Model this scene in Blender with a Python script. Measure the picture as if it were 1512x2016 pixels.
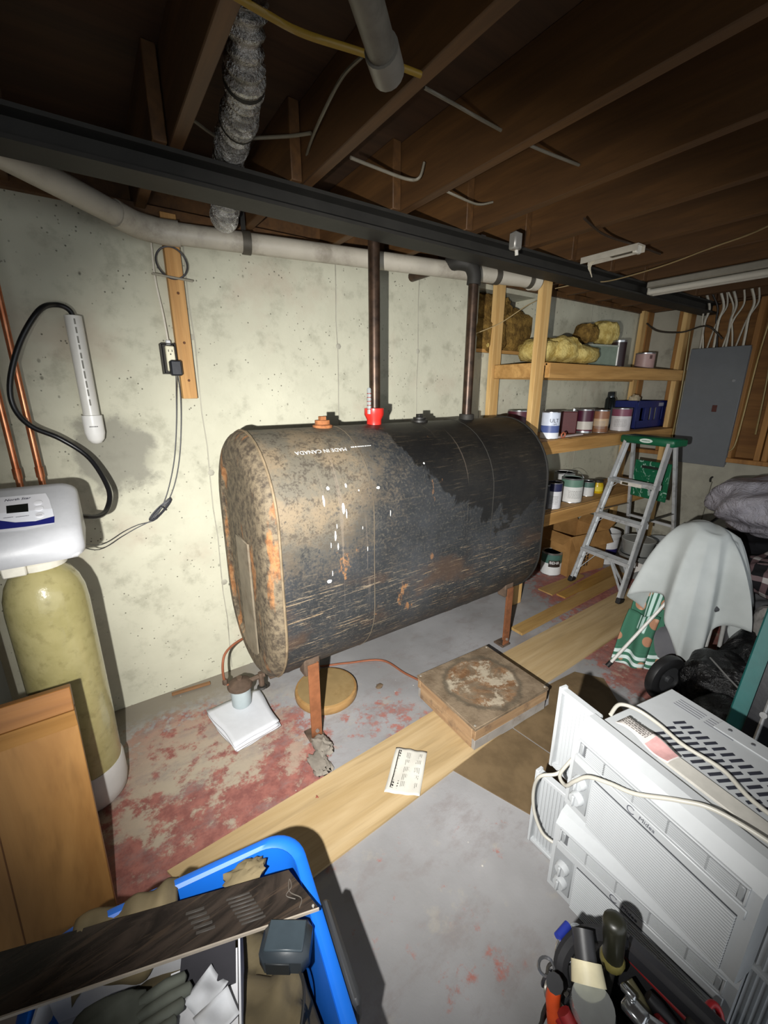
import bpy, math, random
from mathutils import Vector, Matrix
random.seed(7)
PI = math.pi
for o in list(bpy.data.objects): bpy.data.objects.remove(o)
scene = bpy.context.scene
COL = scene.collection

# ------------------------------------------------------------------ camera
F, CX, CY, CAMH = 826.0, 756.0, 1008.0, 1.55
PITCH, YAW = math.radians(16.27), math.radians(34.3)
cd = bpy.data.cameras.new('camera'); cam = bpy.data.objects.new('camera', cd); COL.objects.link(cam)
cd.sensor_fit = 'HORIZONTAL'; cd.sensor_width = 36.0; cd.lens = 36.0 * F / 1512.0
cd.clip_start = 0.02
cam.location = (0, 0, CAMH); cam.rotation_euler = (PI/2 - PITCH, 0, -YAW)
scene.camera = cam
_fh = Vector((math.sin(YAW), math.cos(YAW), 0)); _rt = Vector((math.cos(YAW), -math.sin(YAW), 0))
_fw = _fh*math.cos(PITCH) - Vector((0, 0, math.sin(PITCH))); _up = _fh*math.sin(PITCH) + Vector((0, 0, math.cos(PITCH)))
_C = Vector((0, 0, CAMH))
def _ray(x, y): return _fw + _rt*((x-CX)/F) + _up*((CY-y)/F)
def pz(x, y, z=0.0): d = _ray(x, y); return _C + d*((z-_C.z)/d.z)      # sight line cut with a height
def pyy(x, y, Y): d = _ray(x, y); return _C + d*(Y/d.y)                # ... with a plane parallel to the back wall
def pxx(x, y, X): d = _ray(x, y); return _C + d*(X/d.x)                # ... with a plane parallel to the right wall

# ------------------------------------------------------------------ light: a hand-held flash lamp beside the camera, sky fill added through the open front to lift shadows
w = bpy.data.worlds.new('World'); scene.world = w; w.use_nodes = True
w.node_tree.nodes['Background'].inputs[0].default_value = (0.9, 0.95, 1, 1)
w.node_tree.nodes['Background'].inputs[1].default_value = 1.2
ld = bpy.data.lights.new('flash_lamp', 'SPOT'); lo = bpy.data.objects.new('flash_lamp', ld); COL.objects.link(lo)
lo.location = (-0.17, 0.08, 1.46)
ld.energy = 470; ld.color = (1.0, 0.985, 0.95); ld.shadow_soft_size = 0.012
ld.spot_size = math.radians(103); ld.spot_blend = 1.0
lo.rotation_euler = (Vector((1.50, 1.95, 0.58)) - lo.location).to_track_quat('-Z', 'Y').to_euler()
scene.view_settings.view_transform = 'Standard'; scene.view_settings.look = 'None'
scene.view_settings.gamma = 1.0; scene.view_settings.exposure = 0.0; scene.view_settings.use_curve_mapping = False

# ------------------------------------------------------------------ materials
def lin(c):
    if isinstance(c, str):
        c = c.lstrip('#'); c = tuple(int(c[i:i+2], 16)/255 for i in (0, 2, 4))
        c = tuple(x/12.92 if x <= 0.04045 else ((x+0.055)/1.055)**2.4 for x in c)
    return (c[0], c[1], c[2], 1.0)
class NT:
    def __init__(s, name):
        s.m = bpy.data.materials.new(name); s.m.use_nodes = True; s.t = s.m.node_tree
        s.b = s.t.nodes['Principled BSDF']; s.tc = s.t.nodes.new('ShaderNodeTexCoord'); s.co = s.tc.outputs['Object']
    def n(s, typ, **kw):
        nd = s.t.nodes.new(typ)
        for k, v in kw.items(): setattr(nd, k, v)
        return nd
    def put(s, inp, v):
        if hasattr(v, 'is_output') or isinstance(v, bpy.types.NodeSocket): s.t.links.new(v, inp)
        else: inp.default_value = v
    def map(s, scale=(1, 1, 1), rot=(0, 0, 0), loc=(0, 0, 0), co=None):
        m = s.n('ShaderNodeMapping'); s.put(m.inputs['Vector'], co or s.co)
        m.inputs['Scale'].default_value = scale; m.inputs['Rotation'].default_value = rot; m.inputs['Location'].default_value = loc
        return m.outputs[0]
    def noise(s, scale, detail=4, rough=0.55, co=None, dist=0.0):
        n = s.n('ShaderNodeTexNoise'); s.put(n.inputs['Vector'], co or s.co)
        n.inputs['Scale'].default_value = scale; n.inputs['Detail'].default_value = detail
        n.inputs['Roughness'].default_value = rough; n.inputs['Distortion'].default_value = dist
        return n.outputs[0]
    def vor(s, scale, co=None, feature='F1', rnd=1.0):
        n = s.n('ShaderNodeTexVoronoi', feature=feature); s.put(n.inputs['Vector'], co or s.co)
        n.inputs['Scale'].default_value = scale; n.inputs['Randomness'].default_value = rnd
        return n.outputs['Distance']
    def ramp(s, v, a, b, inv=False):
        n = s.n('ShaderNodeMapRange', interpolation_type='SMOOTHSTEP'); s.put(n.inputs[0], v)
        n.inputs[1].default_value = a; n.inputs[2].default_value = b
        n.inputs[3].default_value, n.inputs[4].default_value = (1, 0) if inv else (0, 1)
        return n.outputs[0]
    def math(s, op, a, b=0.0):
        n = s.n('ShaderNodeMath', operation=op); s.put(n.inputs[0], a); s.put(n.inputs[1], b); return n.outputs[0]
    def mul(s, *a):
        r = a[0]
        for x in a[1:]: r = s.math('MULTIPLY', r, x)
        return r
    def mx(s, *a):
        r = a[0]
        for x in a[1:]: r = s.math('MAXIMUM', r, x)
        return r
    def xyz(s):
        n = s.n('ShaderNodeSeparateXYZ'); s.put(n.inputs[0], s.co); return n.outputs
    def mix(s, f, a, b):
        n = s.n('ShaderNodeMix', data_type='RGBA'); s.put(n.inputs[0], f)
        for i, v in ((6, a), (7, b)): s.put(n.inputs[i], lin(v) if isinstance(v, (str, tuple)) else v)
        return n.outputs[2]
    def fin(s, col=None, rough=0.6, metal=0.0, bump=None, bs=0.3, bd=0.01, spec=0.5, alpha=None, trans=None, coat=None):
        b = s.b
        if col is not None: s.put(b.inputs['Base Color'], lin(col) if isinstance(col, (str, tuple)) else col)
        s.put(b.inputs['Roughness'], rough); s.put(b.inputs['Metallic'], metal); b.inputs['Specular IOR Level'].default_value = spec
        if bump is not None:
            n = s.n('ShaderNodeBump'); n.inputs['Strength'].default_value = bs; n.inputs['Distance'].default_value = bd
            s.put(n.inputs['Height'], bump); s.t.links.new(n.outputs[0], b.inputs['Normal'])
        if trans is not None: b.inputs['Transmission Weight'].default_value = trans
        if coat is not None: b.inputs['Coat Weight'].default_value = coat
        if alpha is not None: b.inputs['Alpha'].default_value = alpha
        return s.m
_mc = {}
def plain(c, rough=0.5, metal=0.0, var=0.12, sc=30, bs=0.1, spec=0.5, dirt=None, trans=None):
    key = (c, rough, metal, var, sc, bs, spec, dirt, trans)
    if key in _mc: return _mc[key]
    t = NT('mat_%d' % len(_mc)); L = lin(c)
    n = t.noise(sc, 4); n2 = t.noise(sc*0.15, 3)
    f = t.math('MULTIPLY', t.math('ADD', n, n2), 0.5)
    col = t.mix(t.ramp(f, 0.3, 0.7), tuple(x*(1-var) for x in L[:3]), tuple(min(1, x*(1+var)) for x in L[:3]))
    if dirt: col = t.mix(t.mul(t.ramp(t.noise(sc*0.4, 6, 0.7), 0.5, 0.72), 0.8), col, dirt)
    _mc[key] = t.fin(col, rough, metal, n, bs, 0.004, spec, trans=trans); return _mc[key]
def wood(name, c1, c2, axis=0, sc=7.0, rough=0.65, knots=True, dirt=None):
    t = NT(name); s = [sc*1.6]*3; s[axis] = sc*0.12; co = t.map(tuple(s))
    g = t.noise(1.0, 6, 0.6, co, 1.2); s2 = [sc*9]*3; s2[axis] = sc*0.5; fine = t.noise(1.0, 3, 0.6, t.map(tuple(s2)))
    col = t.mix(t.ramp(g, 0.32, 0.68), c1, c2)
    col = t.mix(t.mul(t.ramp(fine, 0.45, 0.75), 0.35), col, tuple(x*0.55 for x in lin(c1)[:3]))
    if knots:
        s3 = [1.0]*3; s3[axis] = 0.45
        k = t.ramp(t.vor(5.5, t.map(tuple(s3))), 0.035, 0.085, True)
        col = t.mix(t.mul(k, 0.75), col, '#4a2a12')
    if dirt: col = t.mix(t.mul(t.ramp(t.noise(9, 6, 0.7), 0.48, 0.7), 0.7), col, dirt)
    return t.fin(col, rough, 0, fine, 0.25, 0.002)

# ------------------------------------------------------------------ mesh helpers
def basis(p, q, up=(0, 0, 1)):
    d = (Vector(q)-Vector(p)).normalized(); u = Vector(up)
    if abs(d.dot(u)) > 0.98: u = Vector((0, 1, 0)) if abs(d.y) < 0.9 else Vector((1, 0, 0))
    s = u.cross(d).normalized(); u = d.cross(s)
    M = Matrix((d, s, u)).transposed().to_4x4(); M.translation = Vector(p); return M      # x along, y side, z up
def catmull(P, n=6, closed=False):
    P = [Vector(p) for p in P]; out = []; N = len(P)
    for i in range(N if closed else N-1):
        if closed: a, b, c, d = P[i-1], P[i], P[(i+1) % N], P[(i+2) % N]
        else: a, b, c, d = P[max(i-1, 0)], P[i], P[i+1], P[min(i+2, N-1)]
        for k in range(n):
            t = k/n; out.append(0.5*((2*b)+(c-a)*t+(2*a-5*b+4*c-d)*t*t+(3*b-a-3*c+d)*t**3))
    if not closed: out.append(P[-1])
    return out
def T(x=0, y=0, z=0): return Matrix.Translation((x, y, z))
def R(a, ax='Z'): return Matrix.Rotation(a, 4, ax)
LOC = {}
def root_loc(o):
    while o is not None and o.name not in LOC: o = o.parent
    return LOC[o.name] if o else Vector((0, 0, 0))
class MB:
    def __init__(s): s.v = []; s.f = []
    def add(s, V, Fc, M=None):
        k = len(s.v); s.v += [(M @ Vector(v)) if M else Vector(v) for v in V]; s.f += [tuple(i+k for i in f) for f in Fc]; return s
    def box(s, c, d, b=0.0, M=None):
        hx, hy, hz = d[0]/2, d[1]/2, d[2]/2; c = Vector(c); b = min(b, hx*.98, hy*.98, hz*.98)
        if b <= 0:
            V = [c+Vector((x*hx, y*hy, z*hz)) for z in (-1, 1) for y in (-1, 1) for x in (-1, 1)]
            return s.add(V, [(0, 2, 3, 1), (4, 5, 7, 6), (0, 1, 5, 4), (2, 6, 7, 3), (0, 4, 6, 2), (1, 3, 7, 5)], M)
        V = []; ix = {}
        for sx in (-1, 1):
            for sy in (-1, 1):
                for sz in (-1, 1):
                    for a in range(3):
                        e = [hx-b, hy-b, hz-b]; e[a] += b; ix[(sx, sy, sz, a)] = len(V)
                        V.append(c+Vector((sx*e[0], sy*e[1], sz*e[2])))
        Fc = []
        for a in range(3):
            o1, o2 = [(1, 2), (0, 2), (0, 1)][a]
            for sg in (-1, 1):
                q = []
                for (p1, p2) in ((-1, -1), (1, -1), (1, 1), (-1, 1)):
                    sgn = [0, 0, 0]; sgn[a] = sg; sgn[o1] = p1; sgn[o2] = p2; q.append(ix[(*sgn, a)])
                Fc.append(q)
            for p1 in (-1, 1):
                for p2 in (-1, 1):
                    A = [0, 0, 0]; A[o1] = p1; A[o2] = p2; A[a] = -1; B = list(A); B[a] = 1
                    Fc.append([ix[(*A, o1)], ix[(*B, o1)], ix[(*B, o2)], ix[(*A, o2)]])
        for sx in (-1, 1):
            for sy in (-1, 1):
                for sz in (-1, 1): Fc.append([ix[(sx, sy, sz, a)] for a in range(3)])
        out = []
        for f in Fc:
            n = (V[f[1]]-V[f[0]]).cross(V[f[2]]-V[f[0]]); cc = sum((V[i] for i in f), Vector())/len(f)-c
            out.append(tuple(f) if n.dot(cc) > 0 else tuple(reversed(f)))
        return s.add(V, out, M)
    def bar(s, p, q, wd, ht, b=0.0, up=(0, 0, 1)):
        M = basis(p, q, up); L = (Vector(q)-Vector(p)).length
        return s.box((L/2, 0, 0), (L, wd, ht), b, M)
    def tube(s, P, r, n=8, closed=False, caps=True):
        P = [Vector(p) for p in P]; N = len(P); V = []; Fc = []; nrm = None
        for i in range(N):
            a = P[i-1] if (i > 0 or closed) else P[0]; b = P[(i+1) % N] if (i < N-1 or closed) else P[-1]
            t = (b-a).normalized() if (b-a).length > 1e-9 else Vector((0, 0, 1))
            if nrm is None: nrm = t.orthogonal().normalized()
            nrm = (nrm-t*nrm.dot(t)); nrm = nrm.normalized() if nrm.length > 1e-6 else t.orthogonal().normalized()
            bn = t.cross(nrm); ri = r[i] if isinstance(r, (list, tuple)) else r
            V += [P[i]+(nrm*math.cos(2*PI*k/n)+bn*math.sin(2*PI*k/n))*ri for k in range(n)]
        for i in range(N if closed else N-1):
            j = (i+1) % N
            for k in range(n): Fc.append((i*n+k, i*n+(k+1) % n, j*n+(k+1) % n, j*n+k))
        if caps and not closed: Fc += [tuple(reversed(range(n))), tuple(range((N-1)*n, N*n))]
        return s.add(V, Fc)
    def lathe(s, prof, n=24, M=None, closed=False):
        V = []; Fc = []; N = len(prof)
        for (r, z) in prof: V += [(r*math.cos(2*PI*k/n), r*math.sin(2*PI*k/n), z) for k in range(n)]
        for i in range(N if closed else N-1):
            j = (i+1) % N
            for k in range(n): Fc.append((i*n+k, i*n+(k+1) % n, j*n+(k+1) % n, j*n+k))
        if not closed:
            if prof[0][0] > 1e-6: Fc.append(tuple(reversed(range(n))))
            if prof[-1][0] > 1e-6: Fc.append(tuple(range((N-1)*n, N*n)))
        return s.add(V, Fc, M)
    def prism(s, poly, z0, z1, M=None):
        n = len(poly); V = [(p[0], p[1], z0) for p in poly]+[(p[0], p[1], z1) for p in poly]
        Fc = [tuple(reversed(range(n))), tuple(range(n, 2*n))]+[(i, (i+1) % n, n+(i+1) % n, n+i) for i in range(n)]
        return s.add(V, Fc, M)
    def grid(s, fn, nu, nv, cu=False, M=None):
        V = [fn(i/(nu if cu else nu-1), j/(nv-1)) for j in range(nv) for i in range(nu)]
        Fc = [(j*nu+i, j*nu+(i+1) % nu, (j+1)*nu+(i+1) % nu, (j+1)*nu+i) for j in range(nv-1) for i in range(nu if cu else nu-1)]
        return s.add(V, Fc, M)
    def build(s, name, mat, parent=None, smooth=40, world=True, loc=None, label=None, solid=0.0, kind=None):
        off = Vector((0, 0, 0))
        if parent is not None and world: off = root_loc(parent)
        elif loc is not None: off = Vector(loc)
        me = bpy.data.meshes.new(name); me.from_pydata([tuple(v-off) for v in s.v], [], s.f); me.update()
        if smooth:
            me.polygons.foreach_set('use_smooth', [True]*len(me.polygons))
            me.set_sharp_from_angle(angle=math.radians(smooth))
        me.materials.append(mat); o = bpy.data.objects.new(name, me); COL.objects.link(o)
        if parent is not None: o.parent = parent
        elif loc is not None: o.location = loc; LOC[o.name] = Vector(loc)
        if solid: md = o.modifiers.new('thickness', 'SOLIDIFY'); md.thickness = solid; md.offset = -1
        if label: o['label'] = label
        if kind: o['kind'] = kind
        return o
def tag(o, label, cat, group=None):
    o['label'] = label; o['category'] = cat
    if group: o['group'] = group
    return o
def thing(name, label, cat, loc, rz=0.0, group=None, rot=None):
    o = bpy.data.objects.new(name, None); COL.objects.link(o); o.location = loc; o.empty_display_size = 0.05
    o.rotation_euler = rot if rot else (0, 0, rz); LOC[o.name] = Vector(loc); return tag(o, label, cat, group)
def struct(o): o['kind'] = 'structure'; return o
def inst(src, name, parent, loc=(0, 0, 0), rot=(0, 0, 0)):
    o = bpy.data.objects.new(name, src.data); COL.objects.link(o); o.parent = parent; o.location = loc; o.rotation_euler = rot; return o
def text_mb(body, size, ext=0.0004, M=None, align='CENTER', shear=0.0, fn=None):
    cu = bpy.data.curves.new('t', 'FONT'); cu.body = body; cu.size = size; cu.extrude = ext; cu.align_x = align; cu.align_y = 'CENTER'; cu.shear = shear
    cu.resolution_u = 2
    o = bpy.data.objects.new('t', cu); COL.objects.link(o); dg = bpy.context.evaluated_depsgraph_get()
    me = bpy.data.meshes.new_from_object(o.evaluated_get(dg)); b = MB()
    V = [v.co.copy() for v in me.vertices]
    if fn: V = [Vector(fn(v)) for v in V]
    b.add(V, [tuple(p.vertices) for p in me.polygons], M)
    bpy.data.objects.remove(o); bpy.data.curves.remove(cu); bpy.data.meshes.remove(me); return b
def greek_mb(w_, h_, rows, M=None, fn=None, seed=1, dens=0.55):        # print too small to read: rows of short strokes
    rnd = random.Random(seed); b = MB(); rh = h_/rows
    for r in range(rows):
        x = -w_/2; y = h_/2-(r+0.5)*rh
        while x < w_/2-0.02*w_:
            l = min(w_/2-x, rnd.uniform(0.05, 0.16)*w_ if rows > 1 else rnd.uniform(0.05, 0.09)*w_); n = max(2, int(l/(0.04*w_))+1); V = []
            for k in range(n):
                for s in (-1, 1): V.append(Vector((x+l*k/(n-1), y+s*rh*dens/2, 0.0)))
            if fn: V = [Vector(fn(v)) for v in V]
            b.add(V, [(2*k, 2*k+2, 2*k+3, 2*k+1) for k in range(n-1)], M); x += l+rnd.uniform(0.015, 0.04)*w_
    return b
def frame_m(o, x, y):                                    # matrix with given origin, x axis and y axis
    x = Vector(x).normalized(); y = Vector(y); y = (y-x*y.dot(x)).normalized(); z = x.cross(y)
    M = Matrix((x, y, z)).transposed().to_4x4(); M.translation = Vector(o); return M
# ------------------------------------------------------------------ structure materials
def m_wall():
    t = NT('cast_concrete'); x, y, z = t.xyz()
    big = t.noise(1.6, 5, 0.6); mid = t.noise(9, 6, 0.65); fin = t.noise(70, 4, 0.6)
    col = t.mix(t.ramp(big, 0.3, 0.7), '#b4b29f', '#c6c4b0')
    col = t.mix(t.mul(t.ramp(mid, 0.5, 0.72), 0.55), col, '#8f8d7c')
    col = t.mix(t.mul(t.ramp(t.noise(2.3, 5, 0.6, t.map((1, 1, 1), loc=(4, 1, 2))), 0.55, 0.75), 0.35), col, '#a58e7e')
    pits = t.mul(t.ramp(t.vor(40), 0.06, 0.17, True), t.ramp(t.noise(6, 4, 0.6), 0.47, 0.58))
    pit2 = t.mul(t.ramp(t.vor(13, t.map((1, 1, 0.7))), 0.04, 0.10, True), t.ramp(t.noise(3.1, 3), 0.5, 0.6))
    pt = t.mx(pits, pit2)
    col = t.mix(t.mul(pt, 0.85), col, '#4c4a40')
    # grey cement patch round the capped pipe
    dx = t.math('DIVIDE', t.math('SUBTRACT', x, 0.065), 0.185); dz = t.math('DIVIDE', t.math('SUBTRACT', z, 1.28), 0.20)
    d = t.math('SQRT', t.math('ADD', t.mul(dx, dx), t.mul(dz, dz)))
    d = t.math('ADD', d, t.mul(t.math('SUBTRACT', t.noise(9, 6, 0.65), 0.5), 1.5))
    col = t.mix(t.mul(t.ramp(d, 0.6, 1.05, True), 0.75), col, '#77756b')
    h = t.math('SUBTRACT', t.math('ADD', t.mul(mid, 0.5), t.mul(fin, 0.25)), t.mul(pt, 0.9))
    return t.fin(col, 0.85, 0, h, 0.5, 0.006, 0.3)
def m_floor():
    t = NT('painted_concrete_floor'); x, y, z = t.xyz()
    n = t.noise(3.2, 7, 0.68); f = t.noise(22, 6, 0.7); ff = t.noise(90, 4, 0.6)
    col = t.mix(t.ramp(t.noise(2.0, 4), 0.3, 0.7), '#858484', '#999899')
    def blob(cx, cy, rx, ry):
        dx = t.math('DIVIDE', t.math('SUBTRACT', x, cx), rx); dy = t.math('DIVIDE', t.math('SUBTRACT', y, cy), ry)
        return t.ramp(t.math('SQRT', t.math('ADD', t.mul(dx, dx), t.mul(dy, dy))), 0.15, 1.25, True)
    w = t.mx(t.mul(blob(0.15, 1.5, 0.65, 0.65), 0.42), t.mul(blob(2.55, 0.85, 0.5, 0.8), 0.45), t.mul(blob(0.75, 0.65, 0.7, 0.5), 0.095), t.mul(blob(3.2, 1.3, 0.8, 1.2), 0.40), t.mul(blob(0.95, 1.3, 0.55, 0.5), 0.13))
    base = t.math('ADD', t.mul(n, 0.55), t.mul(f, 0.45))
    red = t.ramp(t.math('ADD', base, w), 0.64, 0.73)
    col = t.mix(t.mul(red, 0.9), col, t.mix(t.ramp(f, 0.35, 0.65), '#7d433b', '#9d5f53'))
    worn = t.mul(t.ramp(t.math('ADD', t.noise(7, 7, 0.72, t.map((1, 1, 1), loc=(3, 7, 0))), t.mul(blob(0.2, 1.75, 0.75, 0.5), 0.16)), 0.56, 0.66), t.math('ADD', t.mul(w, 2.0), 0.05))
    col = t.mix(t.math('MINIMUM', worn, 0.9), col, '#aaa18e')
    col = t.mix(t.mul(t.ramp(t.noise(5, 7, 0.72, t.map((1, 1.6, 1), loc=(8, 3, 0))), 0.48, 0.66), 0.5), col, '#7c7472')
    edge = t.mul(t.ramp(t.math('ADD', y, t.mul(f, 0.25)), 2.06, 2.26), t.ramp(x, 0.9, 0.3, False))
    e2 = t.mul(t.ramp(t.math('ADD', y, t.mul(f, 0.3)), 2.10, 2.25), t.ramp(x, 0.45, 0.75, True))
    col = t.mix(t.mul(e2, 0.85), col, '#81796a')
    col = t.mix(t.mul(t.ramp(t.vor(16), 0.03, 0.07, True), t.ramp(t.noise(2.7, 3), 0.52, 0.6)), col, '#c9c4bb')
    return t.fin(col, t.math('ADD', 0.55, t.mul(red, 0.2)), 0, t.math('ADD', t.mul(f, 0.6), t.math('ADD', t.mul(ff, 0.3), t.mul(red, -0.3))), 0.35, 0.004, 0.35)
W_WALL, W_FLOOR = m_wall(), m_floor()
W_JOIST = wood('joist_wood', '#4c3217', '#664522', 1, 6)
W_SUB = wood('subfloor_ply', '#3a2615', '#4a311c', 0, 4, 0.8, False)
W_STUD = wood('stud_pine', '#c0975c', '#dab67a', 2, 7)
W_RAIL = wood('rail_pine', '#a57a42', '#c79a5c', 0, 7)
W_OLD = wood('old_stud', '#8a5f2f', '#a8783f', 2, 7)
M_STEEL = plain('#2e2c28', 0.65, 0.3, 0.25, 12, 0.2)
M_GREYC = plain('#a5a294', 0.85, 0, 0.15, 8, 0.4, 0.3, '#6f6c60')

# ------------------------------------------------------------------ room shell
ZC, ZS = 2.25, 2.485
floor = struct(MB().box((1.5, 0, -0.05), (6.6, 4.8, 0.1)).build('floor', W_FLOOR, smooth=0))
b = MB()                                                    # back wall with a small window opening
for x0, x1, z0, z1 in ((-1.7, 2.27, 0, ZC), (2.27, 2.86, 0, 1.80), (2.27, 2.86, 2.20, ZC), (2.86, 4.72, 0, ZC)):
    b.box(((x0+x1)/2, 2.3, (z0+z1)/2), (x1-x0, 0.2, z1-z0))
wb = struct(b.build('wall_back', W_WALL, smooth=0))
for sx in (0.445, 1.187, 1.755, 2.33, 3.0, 3.62):
    P = [Vector((sx+0.004*math.sin(k*2.1+sx*9), 2.2, 0.02+k*(ZC-0.04)/14)) for k in range(15)]
    if 2.27 < sx < 2.86: P = [p for p in P if p.z < 1.8]
    MB().tube(P, 0.0035, 4).build('form_seam', M_GREYC, wb)
    for tz in (0.55, 1.15, 1.78):
        a = random.random()*6
        MB().lathe([(0.0, 0.003), (0.008, 0.0035), (0.013, 0.002), (0.017+0.004*math.sin(a), -0.002)], 7, T(sx+0.01*math.sin(a), 2.2, tz) @ R(PI/2, 'X') ).build('form_tie', M_GREYC, wb)
struct(MB().box((2.565, 2.29, 1.81), (0.59, 0.18, 0.03), 0.003).build('window_sill_1', W_RAIL))
struct(MB().box((2.565, 2.39, 2.0), (0.6, 0.02, 0.42)).build('window_1', plain('#3a3630', 0.4), smooth=0))
wr = struct(MB().box((4.6, -0.05, 0.475), (0.2, 4.5, 0.95)).build('wall_right', M_GREYC, smooth=0))
MB().box((4.57, 1.95, 1.60), (0.02, 0.5, 1.30)).build('concrete_face', M_GREYC, wr, smooth=0)
MB().box((4.57, -0.25, 1.60), (0.02, 3.9, 1.30)).build('sheathing', wood('sheathing_ply', '#6e4a25', '#8a6234', 1, 5, 0.8), wr, smooth=0)
MB().box((4.50, -0.05, 0.97), (0.13, 4.4, 0.038), 0.003).build('sill_plate', W_OLD, wr)
for sy, wd in ((2.165, 0.06), (1.86, 0.04), (1.80, 0.04), (1.30, 0.04), (1.11, 0.04), (1.06, 0.04), (0.72, 0.04), (0.30, 0.04), (-0.1, 0.04)):
    MB().box((4.505, sy, 1.615), (0.10, wd, 1.26), 0.003).build('stud', W_OLD, wr)
MB().box((4.6, -0.05, 2.37), (0.2, 4.5, 0.25)).build('rim_board', W_JOIST, wr, smooth=0)
MB().box((4.64, -0.05, 1.6), (0.12, 4.5, 1.32)).build('backing', W_SUB, wr, smooth=0)
struct(MB().box((-1.75, 0, 1.24), (0.1, 4.8, 2.48)).build('wall_left', M_GREYC, smooth=0))
ceil = struct(MB().box((1.5, 0, ZS+0.01), (6.6, 4.8, 0.02)).build('ceiling', W_SUB, smooth=0))
JX = [-1.33, -0.91, -0.49, -0.08, 0.34, 0.77, 1.20, 1.61, 2.02, 2.43, 2.84, 3.25, 3.66, 4.07, 4.45]
j0 = MB().box((0, -0.32, (ZC+ZS)/2), (0.04, 4.0, ZS-ZC), 0.003).build('joist', W_JOIST, ceil)
j1 = MB().box((0, 1.93, (ZC+ZS)/2), (0.04, 0.66, ZS-ZC), 0.003).build('joist', W_JOIST, ceil)
j0.location.x = JX[0]; j1.location.x = JX[0]-0.045
for x in JX[1:]:
    inst(j0, 'joist', ceil, (x, 0, 0)); inst(j1, 'joist', ceil, (x-0.045, 0, 0))
MB().box((1.5, 2.28, (ZC+ZS)/2), (6.4, 0.04, ZS-ZC)).build('rim_joist', W_JOIST, ceil, smooth=0)
MB().box((1.5, 2.24, ZC-0.02+0.019), (6.4, 0.14, 0.036)).build('sill_plate', W_JOIST, ceil, smooth=0)
for k in range(len(JX)-1):                                  # cross bridging under the subfloor
    if 2 < k < 12: MB().bar((JX[k]+0.02, 0.35, ZC+0.04), (JX[k+1]-0.02, 0.35, ZS-0.03), 0.05, 0.018, 0.002).build('bridging', W_JOIST, ceil)
b = MB()
b.box((1.9, 1.675, ZC-0.006), (5.3, 0.12, 0.012)).box((1.9, 1.675, ZC-0.042), (5.3, 0.012, 0.06)).box((1.9, 1.675, ZC-0.078), (5.3, 0.12, 0.012))
struct(b.build('trim_1', M_STEEL, smooth=0))                 # steel girder that carries the joists

# ------------------------------------------------------------------ oil tank
TX0, TX1, TY, TR, TZ0, TZ1 = 0.49, 2.115, 1.765, 0.343, 0.272, 1.388
def obr(off=0.0, n=20):
    r = TR-off; out = []
    for k in range(n+1): a = PI*k/n; out.append((r*math.cos(a), TZ1-TR+r*math.sin(a)))
    for k in range(n+1): a = PI+PI*k/n; out.append((r*math.cos(a), TZ0+TR+r*math.sin(a)))
    return out
def loft(secs, cap0=False, cap1=False):
    b = MB(); V = []; Fc = []; n = 0
    for (x, off) in secs:
        ring = obr(off); n = len(ring); V += [(x, TY-p[0], p[1]) for p in ring]
    for i in range(len(secs)-1):
        for k in range(n): Fc.append((i*n+k, i*n+(k+1) % n, (i+1)*n+(k+1) % n, (i+1)*n+k))
    if cap0: Fc.append(tuple(range(n)))
    if cap1: Fc.append(tuple(reversed(range((len(secs)-1)*n, len(secs)*n))))
    return b.add(V, Fc)
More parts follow.
